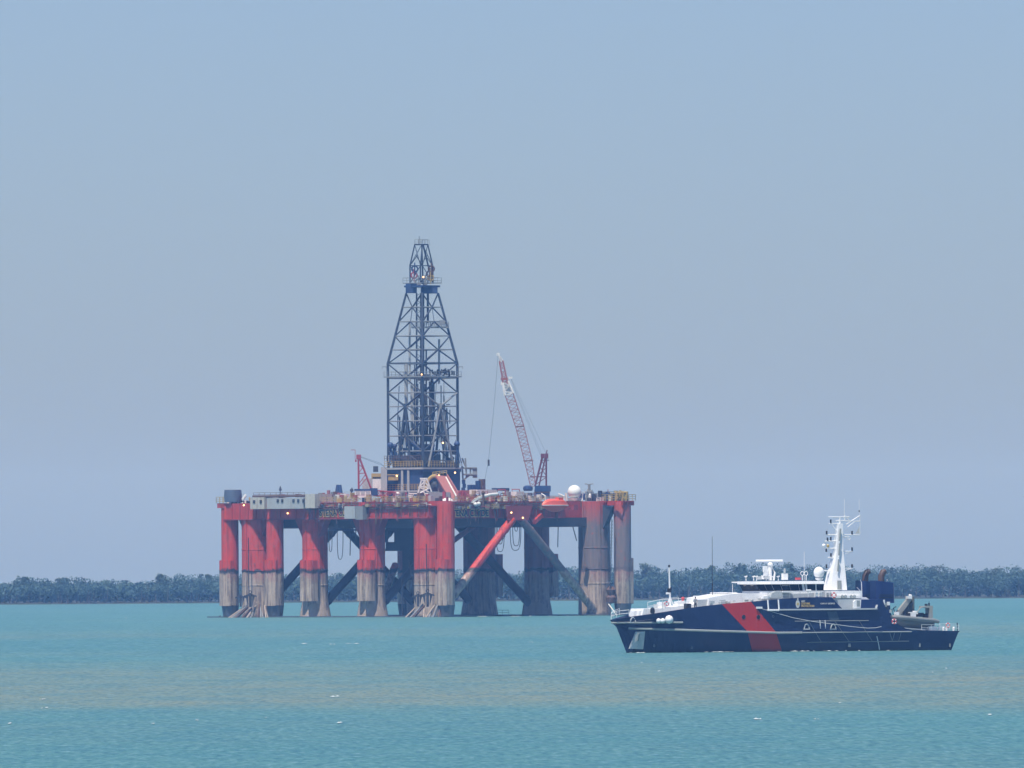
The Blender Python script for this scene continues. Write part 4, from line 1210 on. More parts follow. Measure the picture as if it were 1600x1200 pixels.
# ================================================================== the patrol boat
YB, XB = 1887.0, 38.9
ZB = curve_z(XB, YB)
HD = R_(208)                                   # bow points left and a little towards the camera
CA, SA = math.cos(R_(28)), math.sin(R_(28))
def BP(px, py, w=0.0):
    """photo point -> boat coordinates (x forward, y to port, z up) on the plane y = w"""
    x, y = unroll(px, py); bx = 0.0
    for _ in range(8):
        D = YB - SA * bx - CA * w
        Xw = (x - 800) * D / F - XB
        bx = (w * SA - Xw) / CA
    D = YB - SA * bx - CA * w
    return Vector((bx, w, HC - (y - EYE) * D / F - ZB))
def lerpt(t, tab):
    if t <= tab[0][0]: return tab[0][1]
    for (a, va), (b, vb) in zip(tab, tab[1:]):
        if t <= b: return va + (vb - va) * (t - a) / (b - a)
    return tab[-1][1]

M_nvy, nt, ns, ls, bs = nodes_of('hull_paint')
tc = ns.new('ShaderNodeTexCoord'); P = tc.outputs['Object']
sep = ns.new('ShaderNodeSeparateXYZ'); ls.new(P, sep.inputs[0])
k0, k1, k2 = BP(1128, 944, 5), BP(1167.5, 986.5, 5), BP(1175.4, 1016, 4.4)
j0, j1, j2 = BP(1172.8, 940.5, 5), BP(1211, 987, 5), BP(1222, 1017, 4.4)
def edge(a, b, c):
    def seg(u, v):
        m = ns.new('ShaderNodeMapRange'); m.clamp = True; ls.new(sep.outputs['Z'], m.inputs['Value'])
        m.inputs['From Min'].default_value = u.z; m.inputs['From Max'].default_value = v.z
        m.inputs['To Min'].default_value = 0; m.inputs['To Max'].default_value = v.x - u.x
        return m.outputs['Result']
    return math_(nt, 'ADD', math_(nt, 'ADD', seg(c, b), seg(b, a)), c.x)
inR = math_(nt, 'MULTIPLY', math_(nt, 'LESS_THAN', sep.outputs['X'], edge(k0, k1, k2)), math_(nt, 'GREATER_THAN', sep.outputs['X'], edge(j0, j1, j2)))
n1 = noise(nt, P, .6, 4, .6); n2 = noise(nt, P, 1.0, 4, .6, (1.5, 1.5, .12))
navy = mixc(nt, ramp(nt, n1, .35, .7), (0.006, 0.016, 0.068), (0.010, 0.021, 0.075))
navy = mixc(nt, math_(nt, 'MULTIPLY', ramp(nt, n2, .55, .75), .5), navy, (0.020, 0.034, 0.08))
rdd = mixc(nt, math_(nt, 'MULTIPLY', ramp(nt, n2, .5, .8), .4), (0.46, 0.024, 0.014), (0.34, 0.018, 0.014))
c = mixc(nt, inR, navy, rdd)
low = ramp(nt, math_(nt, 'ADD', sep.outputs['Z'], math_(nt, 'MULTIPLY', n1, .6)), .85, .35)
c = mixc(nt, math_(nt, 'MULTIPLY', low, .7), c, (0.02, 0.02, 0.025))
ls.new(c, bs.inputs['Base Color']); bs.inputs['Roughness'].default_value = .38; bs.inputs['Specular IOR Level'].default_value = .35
bp = ns.new('ShaderNodeBump'); bp.inputs['Strength'].default_value = .3; bp.inputs['Distance'].default_value = .03     # plating drawn in between the frames
wv = ns.new('ShaderNodeTexWave'); wv.inputs['Scale'].default_value = .55; wv.inputs['Distortion'].default_value = .8; wv.inputs['Detail'].default_value = 2
ls.new(P, wv.inputs['Vector']); ls.new(math_(nt, 'ADD', math_(nt, 'MULTIPLY', wv.outputs['Fac'], .3), math_(nt, 'MULTIPLY', noise(nt, P, .9, 3), 1.5)), bp.inputs['Height']); ls.new(bp.outputs[0], bs.inputs['Normal'])
M_blu = paint('boat_blue', (0.006, 0.020, 0.10), .4, .2, 0, .5, streak=.1)
M_bw = paint('boat_white', (0.86, 0.86, 0.84), .4, .18, .05, .8, streak=.12)
M_bg = paint('boat_grey', (0.50, 0.53, 0.53), .5, .3, .1, .8)
M_rub = paint('rubbing_grey', (0.30, 0.33, 0.31), .6, .4, .1, 1.0)
M_glass = paint('dark_glass', (0.006, 0.008, 0.014), .25, .0, 0, .4, spec=.02)
M_refl = paint('window_reflection', (0.30, 0.28, 0.24), .5, .5, 0, 2.0)
M_dk = paint('boat_black', (0.02, 0.02, 0.022), .6, .3)
M_rib = paint('inflatable_grey', (0.20, 0.215, 0.21), .6, .3, 0, .8)
M_ribd = paint('inflatable_hull', (0.11, 0.125, 0.12), .55, .3, 0, .8)
M_dav = paint('davit_grey', (0.34, 0.34, 0.30), .55, .35, .1, .8)
M_exh = paint('exhaust_copper', (0.10, 0.060, 0.05), .55, .5, .2, 1.5)
M_ring = paint('ring_red', (0.62, 0.075, 0.07), .5, .2)
M_patch = paint('patch_blue_grey', (0.05, 0.075, 0.11), .5, .4, .1, 1.0)
M_gold = paint('letter_gold', (0.52, 0.38, 0.12), .5, .15)
M_silv = paint('badge_silver', (0.55, 0.55, 0.50), .5, .15)

boat = empty('patrol_boat', (XB, YB, ZB), HD, 'dark blue patrol boat with a slanted red stripe and white wheelhouse and mast', 'patrol boat')

wS = [(0, .12), (1, .75), (2.5, 1.55), (5, 2.65), (8, 3.6), (12, 4.45), (16, 4.95), (22, 5.2), (58, 5.15)]
wK = [(0, .10), (1, .55), (2.5, 1.2), (5, 2.2), (8, 3.2), (12, 4.2), (16, 4.8), (22, 5.15), (58, 5.1)]
wW = [(0, .06), (2.5, .5), (5, 1.15), (8, 2.0), (12, 3.0), (16, 3.7), (22, 4.3), (58, 4.5)]
SHEER = [(940, 969), (953, 969), (989, 963), (1019, 959), (1089, 948), (1126, 944), (1174, 940), (1220, 936), (1252, 933.5), (1299, 932.6),
         (1313, 948), (1316, 951), (1374, 950.5), (1377, 937), (1380, 938), (1388, 961), (1395, 968.5), (1405, 977), (1415, 982), (1426, 984.5), (1510, 986)]
KNUC = [(940, 980), (982, 981.6), (1100, 985.5), (1220, 989), (1300, 988), (1425, 987), (1510, 988.5)]
LOA = 28 - BP(1500, 986, 5.15).x
def st_px(l, w):
    # photo column of a point l metres aft of the stem head, w to port
    bx = 28 - l; D = YB - SA * bx - CA * w
    X = XB - CA * bx + w * SA
    return X * F / D + 800 - ROLL * (600 - 960)
def z_at(l, w, tab):
    px = st_px(l, w); py = lerpt(px, tab)
    v = BP(px, py, w); return v.z
ls_ = sorted(set([0, .5, 1, 1.8, 2.8, 4, 5.5, 7, 9, 11, 13.5, 16, 19, 22, 26, 30] + [28 - BP(x, 940, 5.15).x for x in (1174, 1220, 1252, 1299, 1306, 1313, 1316, 1340, 1374, 1377, 1379, 1384, 1388, 1395, 1405, 1415, 1426, 1450, 1475)] + [LOA]))
def ring_at(l):
    out = []
    w = lerpt(l, wS); zs = z_at(l, w, SHEER)
    f = max(0, 1 - l / 12.0); a = max(0, 1 - (LOA - l) / 6.0)
    wk = lerpt(l, wK); zk = min(z_at(l, wk, KNUC), zs - .12)
    for (ww, z, fs_, as_) in ((w, zs, 0, 0), (wk, zk, 1.1, -.3), (lerpt(l, wW), .05, 2.8, -1.1), (lerpt(l, wW) * .8, -.9, 3.1, -1.3), (.04, -1.7, 3.4, -1.4)):
        out.append((28 - (l + fs_ * f + as_ * a), ww, z))
    return out
rings = [ring_at(l) for l in ls_]
mb = MB(); n = 10; vs = []
for rg in rings:
    vs += rg + [(x, -w, z) for x, w, z in reversed(rg)]
fs = [(i * n + k, (i + 1) * n + k, (i + 1) * n + k + 1, i * n + k + 1) for i in range(len(rings) - 1) for k in range(9)]
fs.append(tuple((len(rings) - 1) * n + k for k in range(n))); fs.append(tuple(range(n)))
mb.add(vs, fs)
hull = mb.build('hull', M_nvy, boat)
mb = MB()                                      # decks inside the bulwark
def deck_strip(l0, l1, dz, z=None):
    ll = [l for l in ls_ if l0 <= l <= l1]; vs = []
    for l in ll:
        w = lerpt(l, wS) - .12; zz = z_at(l, w, SHEER) - dz if z is None else z
        vs += [(28 - l, w, zz), (28 - l, -w, zz)]
    mb.add(vs, [(i * 2, i * 2 + 1, i * 2 + 3, i * 2 + 2) for i in range(len(ll) - 1)])
deck_strip(0, 32, .8); deck_strip(41, LOA, .3)
L32 = [l for l in ls_ if l <= 32][-1]
mb.box((28 - (L32 + 41.5) / 2 , 0, BP(1330, 953, 5).z - .25), (12, 10.0, .2))
mb.build('weather_deck', M_bg, boat)

# rubbing strakes and rails drawn along the side
def strake(xs, r, mat, name, out=.08, parent=boat, tab=None):
    mb = MB(); pts = []
    for (px, py) in xs:
        v = BP(px, py, 5.2)
        for _ in range(6):                       # settle on the hull side
            l = 28 - v.x; zs = z_at(l, lerpt(l, wS), SHEER); zk = z_at(l, lerpt(l, wK), KNUC)
            f = max(0, 1 - l / 12.0)
            if v.z > zk: t = (v.z - zk) / max(.2, zs - zk); w = lerpt(l + 1.1 * f * (t - 1), wK) * (1 - t) + lerpt(l, wS) * t
            else: t = max(0, v.z / max(.2, zk)); w = lerpt(l - 1.5 * f, wW) * (1 - t) + lerpt(l - 1.1 * f, wK) * t
            v = BP(px, py, w + out)
        pts.append(v)
    mb.tube(pts, r, 6); return mb.build(name, mat, parent, smooth=True)
def lin(x0, y0, x1, y1, n=8): return [(x0 + (x1 - x0) * i / n, y0 + (y1 - y0) * i / n) for i in range(n + 1)]
strake([(955, 973.2), (990, 973), (1030, 972.8), (1067, 972.6)], .13, M_rub, 'bow_strake')
strake([(x, lerpt(x, KNUC)) for x in range(982, 1254, 18)] + [(1253, 988.6)], .17, M_rub, 'rubbing_strake', .1)
strake([(x, lerpt(x, KNUC)) for x in range(1254, 1426, 17)], .09, M_rub, 'rubbing_strake', .1)
strake(lin(1261, 1003.6, 1420, 1001.6), .05, M_rub, 'fender_rail', .1)
strake(lin(1242, 970.6, 1357, 969.6), .045, M_rub, 'fender_rail', .1)
for (a, b, c, d) in ((1264, 971, 1283, 1003), (1304, 970, 1327, 1003), (1342, 969.5, 1363, 1002), (1390, 988, 1394, 1001), (1398, 988, 1394, 1001), (1408, 988, 1404, 1001)):
    strake(lin(a, b, c, d, 5), .03, M_rub, 'fender_bar', .1)
strake([(1190, 951), (1210, 957), (1240, 965.5), (1270, 971), (1300, 975), (1330, 979), (1355, 981.5), (1368, 981), (1377, 979)], .045, M_bg, 'boat_rope', .35)
strake([(1370, 994), (1373, 1008), (1374, 1015)], .06, M_bw, 'water_outlet', .08)
for x in (1281, 1289): strake([(x, 969), (x + 1, 982)], .06, M_bw, 'mooring_line', .12)
mb = MB(); q = [BP(*p) for p in ((996, 987, 3.1), (1008, 986.5, 3.65), (1005, 1014.5, 2.15), (983.5, 1013.5, .75))]
# anchor pocket: pale plate let into the flare of the bow
def on_side(px, py, out=.06):
    v = BP(px, py, 3)
    for _ in range(12):
        l = 28 - v.x; zs = z_at(l, lerpt(l, wS), SHEER); f = max(0, 1 - l / 12.0)
        zk = z_at(l, lerpt(l, wK), KNUC)
        if v.z > zk:
            t = min(1, (v.z - zk) / max(.2, zs - zk)); w = lerpt(l - 1.1 * f * (1 - t), wK) * (1 - t) + lerpt(l, wS) * t
        else:
            t = max(0, v.z / max(.2, zk)); w = lerpt(max(0, l - 2.8 * f), wW) * (1 - t) + lerpt(max(0, l - 1.1 * f), wK) * t
        v = BP(px, py, (w + out) * .5 + v.y * .5)
    return v
q = [on_side(x, y, .12) for x, y in ((994, 987), (1008, 986.5), (1005, 1014.5), (983.5, 1013.5))]
mb.prism(q, [v - Vector((0, .35, 0)) for v in q]); plate = mb.build('anchor_pocket', M_bg, boat)
mb = MB(); mb.tube([on_side(998, 989, .2), on_side(996, 1001, .25)], .22, 6); mb.build('bow_anchor', M_rub, plate)
def fitting(name, px, py, w_, h_, mat, out=.1, kind='box', parent=boat):
    v = on_side(px, py, out); mb = MB()
    if kind == 'box': mb.box(v, (w_, .2, h_))
    elif kind == 'ring': mb.torus(v, w_ / 2, .03, 'y', 14, 5)
    elif kind == 'disc':
        mb.lathe([(w_ / 2, -.05), (w_ / 2, .05)], (0, 0, 0), 14); mb.v = [(v.x + a, v.y + c_, v.z + b) for a, b, c_ in mb.v]
    elif kind == 'arch':
        pts = [v + Vector((w_ / 2 * math.cos(math.pi * i / 8), 0, h_ * math.sin(math.pi * i / 8) - h_ * .4)) for i in range(9)]
        mb.tube(pts, .09, 5); mb.tube([pts[0] + Vector((.12, 0, 0)), pts[-1] - Vector((.12, 0, 0))], .07, 5)
    return mb.build(name, mat, parent)
for (x, y) in ((989, 969.5), (1260.5, 980), (1302, 980)):
    fitting('fairlead', x, y, .85, .75, M_bg, .08, 'arch')
for (x, y, s) in ((1029, 970, .45), (1035.5, 970, .45), (1045.5, 968, .75)):
    v = on_side(x, y, .2); mb = MB(); mb.ball(v, s * .85, 10); mb.build('roller_fender', M_bw, boat, smooth=True)
for (x, y) in ((1162, 964), (1185, 964)):
    o = fitting('porthole', x, y, .56, 0, M_dk, .02, 'disc'); fitting('porthole_rim', x, y, .60, 0, M_blu, .03, 'ring', o)
for (x, y) in ((1081, 1012), (1022, 1009), (1208, 963)):
    fitting('draught_mark', x, y, .3, 0, M_rub, .05, 'ring')
for x in (1326, 1328, 1437, 1484):
    fitting('hull_vent', x, 1008, .16, .5, M_rub, .05)
# ledge and blue side panel aft of it
def bar(name, pts, w0, w1, h, mat, parent=boat):
    mb = MB()
    for (a, b) in zip(pts, pts[1:]):
        A0, B0 = BP(a[0], a[1], w1), BP(b[0], b[1], w1)
        mb.prism([A0, B0, Vector((B0.x, w0, B0.z)), Vector((A0.x, w0, A0.z))], [Vector((v[0], v[1], v[2] + h)) for v in (A0, B0, Vector((B0.x, w0, B0.z)), Vector((A0.x, w0, A0.z)))])
    return mb.build(name, mat, parent)
bar('side_ledge', [(1200, 954), (1255, 953.4), (1312, 953), (1371, 952.2)], 5.0, 5.62, .2, M_bg)
bar('ledge_end', [(1370, 951.4), (1371.5, 946.5)], 5.0, 5.6, .15, M_bg)
mb = MB()
for px in (1199.5, 1216):
    mb.tube([BP(px, 937, 5.35), BP(px + 1.2, 953, 5.5)], .12, 5)
mb.tube([BP(1199.5, 953.4, 5.6), BP(1217, 953.4, 5.6)], .14, 5); mb.build('boarding_gate', M_bw, boat)
mb = MB(); mb.box(BP(1186, 949.5, 5.25), (.95, .3, .3)); mb.build('deck_cleat', M_bw, boat)
def slabw(name, poly, w0, w1, mat, parent=boat):
    """outline seen on the port plane w0, carried across to w1"""
    a = [BP(x, y, w0) for x, y in poly]; mb = MB()
    mb.prism(a, [Vector((v.x, w1, v.z)) for v in a]); return mb.build(name, mat, parent)
slabw('side_panel', [(1346, 937), (1380, 936), (1379, 952), (1345, 951.5)], 5.05, -5.05, M_blu)

# badge, agency name and boat name in small gilt letters
def side_words(txt, x0, x1, y, h, mat, out=.05):
    a, b = BP(x0, y, 5.22 + out), BP(x1, y, 5.22 + out); b.z = a.z
    return words(txt, a, b, h, mat, hull, 'lettering', .02, .0)
side_words('AUST', 1252, 1258, 941, .27, M_silv)
side_words('CUSTOMS', 1252, 1265.5, 944.7, .30, M_gold)
side_words('PROTECTION', 1252, 1272, 948.6, .30, M_gold)
side_words('CAPE ST GEORGE', 1282, 1304.5, 944.3, .22, M_silv)
v = on_side(1246.5, 943.7, .12); v.y = 5.28
mb = MB(); mb.lathe([(.34, -.03), (.34, .03)], (0, 0, 0), 20); mb.v = [(v.x + a, v.y + c_, v.z + b * 1.7) for a, b, c_ in mb.v]; bd = mb.build('badge', M_silv, hull)
mb = MB(); mb.lathe([(.17, .02), (.17, .06)], (0, 0, 0), 14); mb.v = [(v.x + a, v.y + c_, v.z + b * 1.2) for a, b, c_ in mb.v]; mb.build('badge_centre', M_gold, bd)
mb = MB(); mb.box(v + Vector((0, .02, .72)), (.2, .06, .26)); mb.build('badge_crown', M_silv, bd)

# ---- foredeck: white bulkheads, sloped front of the house
slabw('foredeck_coaming', [(1003, 962), (1006, 951), (1030, 950.5), (1090, 943.5), (1106, 940), (1106, 949), (1050, 957)], 2.2, -1.8, M_bw)
slabw('windlass_house', [(998, 963), (999, 954.5), (1005, 953), (1006, 962)], 1.8, .2, M_bw)
slabw('anchor_winch', [(990, 965), (991, 955), (995, 954), (997, 964)], 1.2, .0, M_bw)
cowl = slabw('foredeck_cowl', [(1106, 947), (1108, 934), (1122, 931.5), (1140, 928.5), (1165, 926.8), (1230, 926.8), (1236, 938)], 3.4, -3.4, M_bw)
slabw('cowl_step', [(1105, 946), (1106, 930.8), (1119, 930.8), (1121, 946)], 2.0, -2.4, M_bw)
slabw('front_shelf', [(1135, 927.2), (1136, 925.8), (1150, 925.5), (1154, 927.3)], 1.5, -3.6, M_bw)
slabw('grey_screen', [(1090, 949), (1090, 937), (1106, 936.5), (1106, 948)], 3.0, 2.8, M_bg)
slabw('locker', [(1061, 950), (1061, 940), (1071, 938.5), (1071, 950)], 1.6, .0, M_bw)
slabw('black_hatch', [(1073.5, 951), (1073.5, 943), (1080, 943), (1080, 950)], 3.2, 2.2, M_dk)
mb = MB(); mb.ball(BP(1067, 935, 1.0), .28, 10, .8); mb.tube([BP(1067, 936, 1.0), BP(1067, 940, 1.0)], .2, 6); mb.build('fire_monitor', M_ring, boat, smooth=True)
mb = MB(); mb.lathe([(.28, -.45), (.36, -.1), (.3, .3), (.12, .45)], BP(1019.5, 954, 3.2), 10); mb.build('black_fender', M_dk, boat, smooth=True)
def railpx(name, pts, w, h, mat, rows=2, r=.035, parent=boat, step=1.6):
    mb = MB(); P_ = [BP(x, y, w if not isinstance(w, (list, tuple)) else w[i]) for i, (x, y) in enumerate(pts)]
    rail(mb, P_, h, r, step, rows); return mb.build(name, mat, parent)
railpx('bow_rail', [(955, 968), (963, 965), (983, 963)], (.3, 1.0, 2.2), .95, M_bw, 2, .05)
railpx('bow_rail', [(955, 968), (958, 965), (968, 961)], (-.2, -1.0, -2.4), .95, M_bw, 2, .04)
railpx('guard_rail', [(1012, 958), (1035, 953), (1060, 950)], 3.6, 1.6, M_bw, 2, .04)
railpx('guard_rail', [(1012, 954), (1030, 950), (1090, 946)], -2.5, 1.2, M_bw, 2, .04)
railpx('guard_rail', [(1200, 936), (1250, 934), (1298, 933)], 4.9, .9, M_bg, 2, .03)
railpx('guard_rail', [(1120, 943), (1160, 940), (1196, 937)], 4.6, .5, M_bw, 2, .03)
mb = MB()
for k in range(3): mb.box(BP(1024 + k * 6.5, 947, .6), (.42, .3, .55))
mb.build('rope_reel', M_bg, boat)
slabw('deck_locker', [(1034.5, 954), (1034.5, 941), (1040, 940.5), (1040, 953)], 2.0, .4, M_bw)
# foremast
mb = MB(); w = .2
mb.tube([BP(1047.5, 952, w), BP(1046.5, 926, w), BP(1045.5, 885, w)], [.18, .13, .10], 8)
mb.tube([BP(1041, 953, w), BP(1046.5, 932, w)], .08, 5); mb.tube([BP(1055, 953, w), BP(1046.8, 932, w)], .08, 5)
mb.box(BP(1043.5, 927, w), (.5, .3, .3)); fm = mb.build('foremast', M_bw, boat)
mb = MB(); mb.box(BP(1045.4, 884.5, w), (.22, .22, .35)); mb.box(BP(1045, 922.5, w), (.35, .3, .6)); mb.box(BP(1047.5, 921.5, w), (.2, .3, .7)); mb.build('mast_light', M_dk, fm)
mb = MB(); mb.tube([BP(1113.5, 932, -1), BP(1113, 912, -1), BP(1112.8, 838, -1)], [.06, .05, .03], 5); mb.tube([BP(1113.3, 915, -1), BP(1113.2, 912, -1)], .1, 5); mb.build('whip_aerial', M_dk, boat)
mb = MB(); mb.tube([BP(1144.5, 926, -2), BP(1144.5, 913, -2)], .04, 4); mb.build('whip_aerial', M_bw, boat)

# ---- wheelhouse
zr0, zr1 = BP(1240, 912.5, 4).z, BP(1240, 923.5, 4).z
xf = BP(1216, 918, 3.2).x; xa = BP(1287, 918, 3.9).x
xfs = BP(1158, 918, -3.0).x
foot = [(xf + 2.2, -2.7), (xf + 2.2, 2.7), (xf + .4, 3.75), (xa, 3.9), (xa, -3.9), (xf + .4, -3.75)]
# set the front so that its starboard corner falls where the windows begin
d_ = xfs - (xf + 2.2)
foot = [(x + d_ if i in (0, 1, 2, 5) else x, y) for i, (x, y) in enumerate(foot)]
mb = MB()
def fz(z, s=1.0, dx=0): return [Vector((x + (dx if i in (0, 1, 2, 5) else 0), y * s, z)) for i, (x, y) in enumerate(foot)]
mb.prism(fz(zr1 - 1.6, 1.02), fz(zr1, 1.0)); mb.prism(fz(zr1, .96, -.1), fz(zr0, .99, .45)); wh = mb.build('wheelhouse', M_bw, boat)
def lp(a, b, t): return a + (b - a) * t
lo_, hi_ = fz(zr1 + .06, .975, -.08), fz(zr0 - .05, 1.0, .45)
panes = [(0, 1, 5), (1, 2, 2), (2, 3, 7), (3, 4, 5), (4, 5, 6), (5, 0, 2)]
for (i, j, n_) in panes:
    for k in range(n_):
        t0, t1 = (k + .02) / n_, (k + .98) / n_
        if (i, j) == (2, 3):
            cuts = [0, .17, .34, .515, .60, .675, .86, 1.0]
            t0, t1 = cuts[k] + .004, cuts[k + 1] - (.024 if k in (3, 4, 5) else .006)
            if k == 4: t0 += .025; t1 -= .012
        q = [lp(lo_[i], lo_[j], t0), lp(lo_[i], lo_[j], t1), lp(hi_[i], hi_[j], t1), lp(hi_[i], hi_[j], t0)]
        nrm = (q[1] - q[0]).cross(q[3] - q[0]).normalized()
        cen = sum(q, Vector()) / 4
        if nrm.dot(Vector((cen.x - foot[3][0] - 4, cen.y, 0))) < 0: nrm = -nrm
        mb = MB(); mb.prism([v - nrm * .02 for v in q], [v + nrm * .05 for v in q]); pn = mb.build('window', M_glass, wh)
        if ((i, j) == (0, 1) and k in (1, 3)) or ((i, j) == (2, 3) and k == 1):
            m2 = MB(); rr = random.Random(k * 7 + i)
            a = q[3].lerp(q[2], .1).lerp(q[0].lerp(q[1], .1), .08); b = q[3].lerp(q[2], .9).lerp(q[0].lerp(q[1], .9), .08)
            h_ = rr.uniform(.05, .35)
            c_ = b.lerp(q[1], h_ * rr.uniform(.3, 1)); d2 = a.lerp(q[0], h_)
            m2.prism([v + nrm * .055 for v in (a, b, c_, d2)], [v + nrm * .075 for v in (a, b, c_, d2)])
            m2.build('pane_reflection', M_refl, pn)  # pale plate laid on the pane, painted as a reflection in the glass
mb = MB(); rt = fz(zr0, 1.06, .75)
mb.prism(rt, [Vector((v.x, v.y * .97, v.z + .42)) for v in rt]); roof = mb.build('roof', M_bw, wh)
mb = MB(); a = BP(1143, 911, -4.2); mb.prism([a, Vector((a.x - 3, a.y, a.z)), Vector((a.x - 3, a.y + 1.6, a.z)), Vector((a.x, a.y + .9, a.z))], [v + Vector((0, 0, .2)) for v in (a, Vector((a.x - 3, a.y, a.z)), Vector((a.x - 3, a.y + 1.6, a.z)), Vector((a.x, a.y + .9, a.z)))]); mb.build('bridge_wing', M_bw, wh)
ztop = rt[0].z + .4
def on_roof(name, px, py0, py1, w, r, mat, kind='tube'):
    mb = MB(); a, b = BP(px, py0, w), BP(px, py1, w)
    if kind == 'tube': mb.tube([a, b], r, 8)
    elif kind == 'box': mb.box((a + b) / 2, (r * 2, r * 2, abs(b.z - a.z)))
    elif kind == 'hook': mb.tube([a, b, b + Vector((.25, 0, .1)), b + Vector((-.2, 0, .15))], r, 5)
    elif kind == 'ring': mb.torus((a + b) / 2, abs(a.z - b.z) / 2, r, 'y', 10, 5)
    return mb.build(name, mat, roof)
for (x, w) in ((1165.5, -3), (1177.5, -2.5), (1182, 2), (1208, 2.5), (1216, 3)):
    on_roof('searchlight', x, 907, 902, w, .1, M_bw, 'hook')
on_roof('searchlight', 1186, 905.5, 900.5, 1, .28, M_bg, 'box'); on_roof('camera_dome', 1194, 905, 899, 0, .32, M_bw, 'box'); on_roof('camera_dome', 1199, 905, 900, 1, .25, M_bg, 'box')
mb = MB(); mb.tube([BP(1203, 907, 0), BP(1203, 886, 0)], .28, 8); mb.box(BP(1195.5, 889, .6), (.55, .5, .9)); mb.box(BP(1196, 896, .6), (.5, .5, .7)); mb.tube([BP(1209, 907, 0), BP(1210.5, 895, 0), BP(1206, 886, 0)], .14, 6); mb.tube([BP(1197, 907, 0), BP(1201, 887, 0)], .1, 6)
post = mb.build('radar_post', M_bw, roof)
mb = MB(); mb.ball(BP(1203.5, 882.5, 0), .42, 12); mb.build('radar_motor', M_bw, post, smooth=True)
mb = MB(); c = BP(1202, 876.3, 0); d = Vector((-CA, SA, 0)); mb.tube([c - d * 2.0, c + d * 2.0], .17, 6); mb.build('radar_scanner', M_bw, post)
on_roof('light_mast', 1226, 906, 896, 2, .36, M_bw, 'box'); on_roof('signal_lamp', 1226, 895, 888, 2, .16, M_bg, 'tube')
for x in (1253.5, 1259.5): on_roof('loop_aerial', x, 899, 893, 2, .05, M_bw, 'ring')
for x in (1253.5, 1259.5): on_roof('aerial_post', x, 907, 899, 2, .06, M_bw)
on_roof('whip_aerial', 1256.5, 907, 862, 2, .035, M_bw)
on_roof('life_float', 1246.5, 906, 902.5, 2.4, .3, M_ring, 'box')
mb = MB(); mb.ball(BP(1279.5, 894.5, 2.0), .80, 18, 1.08); mb.lathe([(.5, -.3), (.62, 0)], BP(1280, 903, 2.0), 12); mb.tube([BP(1280, 908, 2), BP(1280, 902, 2)], .3, 8); mb.build('radome', M_bw, roof, smooth=True)
# side deck gear below the windows
slabw('raft_cradle', [(1203, 935), (1206, 927), (1212, 924), (1222, 924), (1224, 935)], 4.6, 3.4, M_bg)
slabw('white_locker', [(1222, 926), (1223, 923.8), (1236, 923.8), (1241, 927.5), (1240, 929), (1234, 926)], 4.6, 3.2, M_bw)
slabw('house_side', [(1196, 935.5), (1208, 928), (1262, 927), (1290, 924), (1312, 924), (1312, 936)], 3.95, -3.95, M_bg)
slabw('white_locker', [(1192.5, 936), (1193, 931.5), (1203, 930), (1203, 935.5)], 4.7, 3.6, M_bw)
mb = MB(); mb.tube([BP(1263, 933, 4.7), BP(1263, 924, 4.7)], .12, 6); mb.tube([BP(1259.5, 922.6, 4.7), BP(1267, 922.6, 4.7)], .14, 6); mb.build('pedestal_light', M_bw, boat)
for x in (1275, 1281): 
    mb = MB(); mb.box(BP(x, 930, 4.6), (.4, .4, 1.0)); mb.build('vent_box', M_bw, boat)

# ---- after deckhouse and mast
dh = slabw('mast_house', [(1290, 953), (1289, 924), (1347, 923), (1346, 951.5)], 4.0, -4.0, M_bw)
slabw('sloping_screen', [(1303, 937), (1346, 936), (1346, 953), (1316, 951.5)], 4.5, 4.2, M_bg, dh)
slabw('white_coaming', [(1300, 934), (1302, 930), (1346, 930.5), (1346, 934.5)], 4.4, 3.9, M_bw, dh)
slabw('rope_locker', [(1334, 951), (1334, 940), (1337, 937), (1346, 937), (1346, 949), (1343, 952.5), (1336, 952.5)], 4.95, 4.6, M_bw, dh)
for x in (1316, 1321, 1330, 1335): 
    mb = MB(); mb.torus(BP(x, 932, 4.5), .2, .06, 'y', 10, 4); mb.build('hand_grip', M_rub, dh)
def tower(pts):
    """pts: (cx, cy photo, half length, half width)"""
    r_ = []
    for (x, y, a, b) in pts:
        c = BP(x, y, 0); r_.append([c + Vector((a, b, 0)), c + Vector((-a, b, 0)), c + Vector((-a, -b, 0)), c + Vector((a, -b, 0))])
    return r_
rs = tower(((1304.5, 922, 1.35, 1.25), (1306.5, 895, 1.05, .95), (1309.5, 862, .55, .6), (1311.5, 818, .36, .42)))
mb = MB()
for a, b in zip(rs, rs[1:]): mb.prism(a, b)
mast = mb.build('mast', M_bw, boat)
mb = MB()
for (ya, yb, off) in ((826, 845, 1.2), (849, 868, .2), (874, 893, -1.5)):
    a, b = BP(1313.5 + off - 1.5, ya, .75 + (yb - 845) * .008), BP(1313.5 + off - 3, yb, .85 + (yb - 845) * .008)
    mb.tube([a, b], .13, 4)
mb.build('mast_slot', M_rub, mast)
mb = MB(); v = BP(1311.5, 914, 1.32); mb.box(v, (.65, .12, 1.3)); mb.build('mast_door', M_rub, mast)
mb = MB()
W = 0
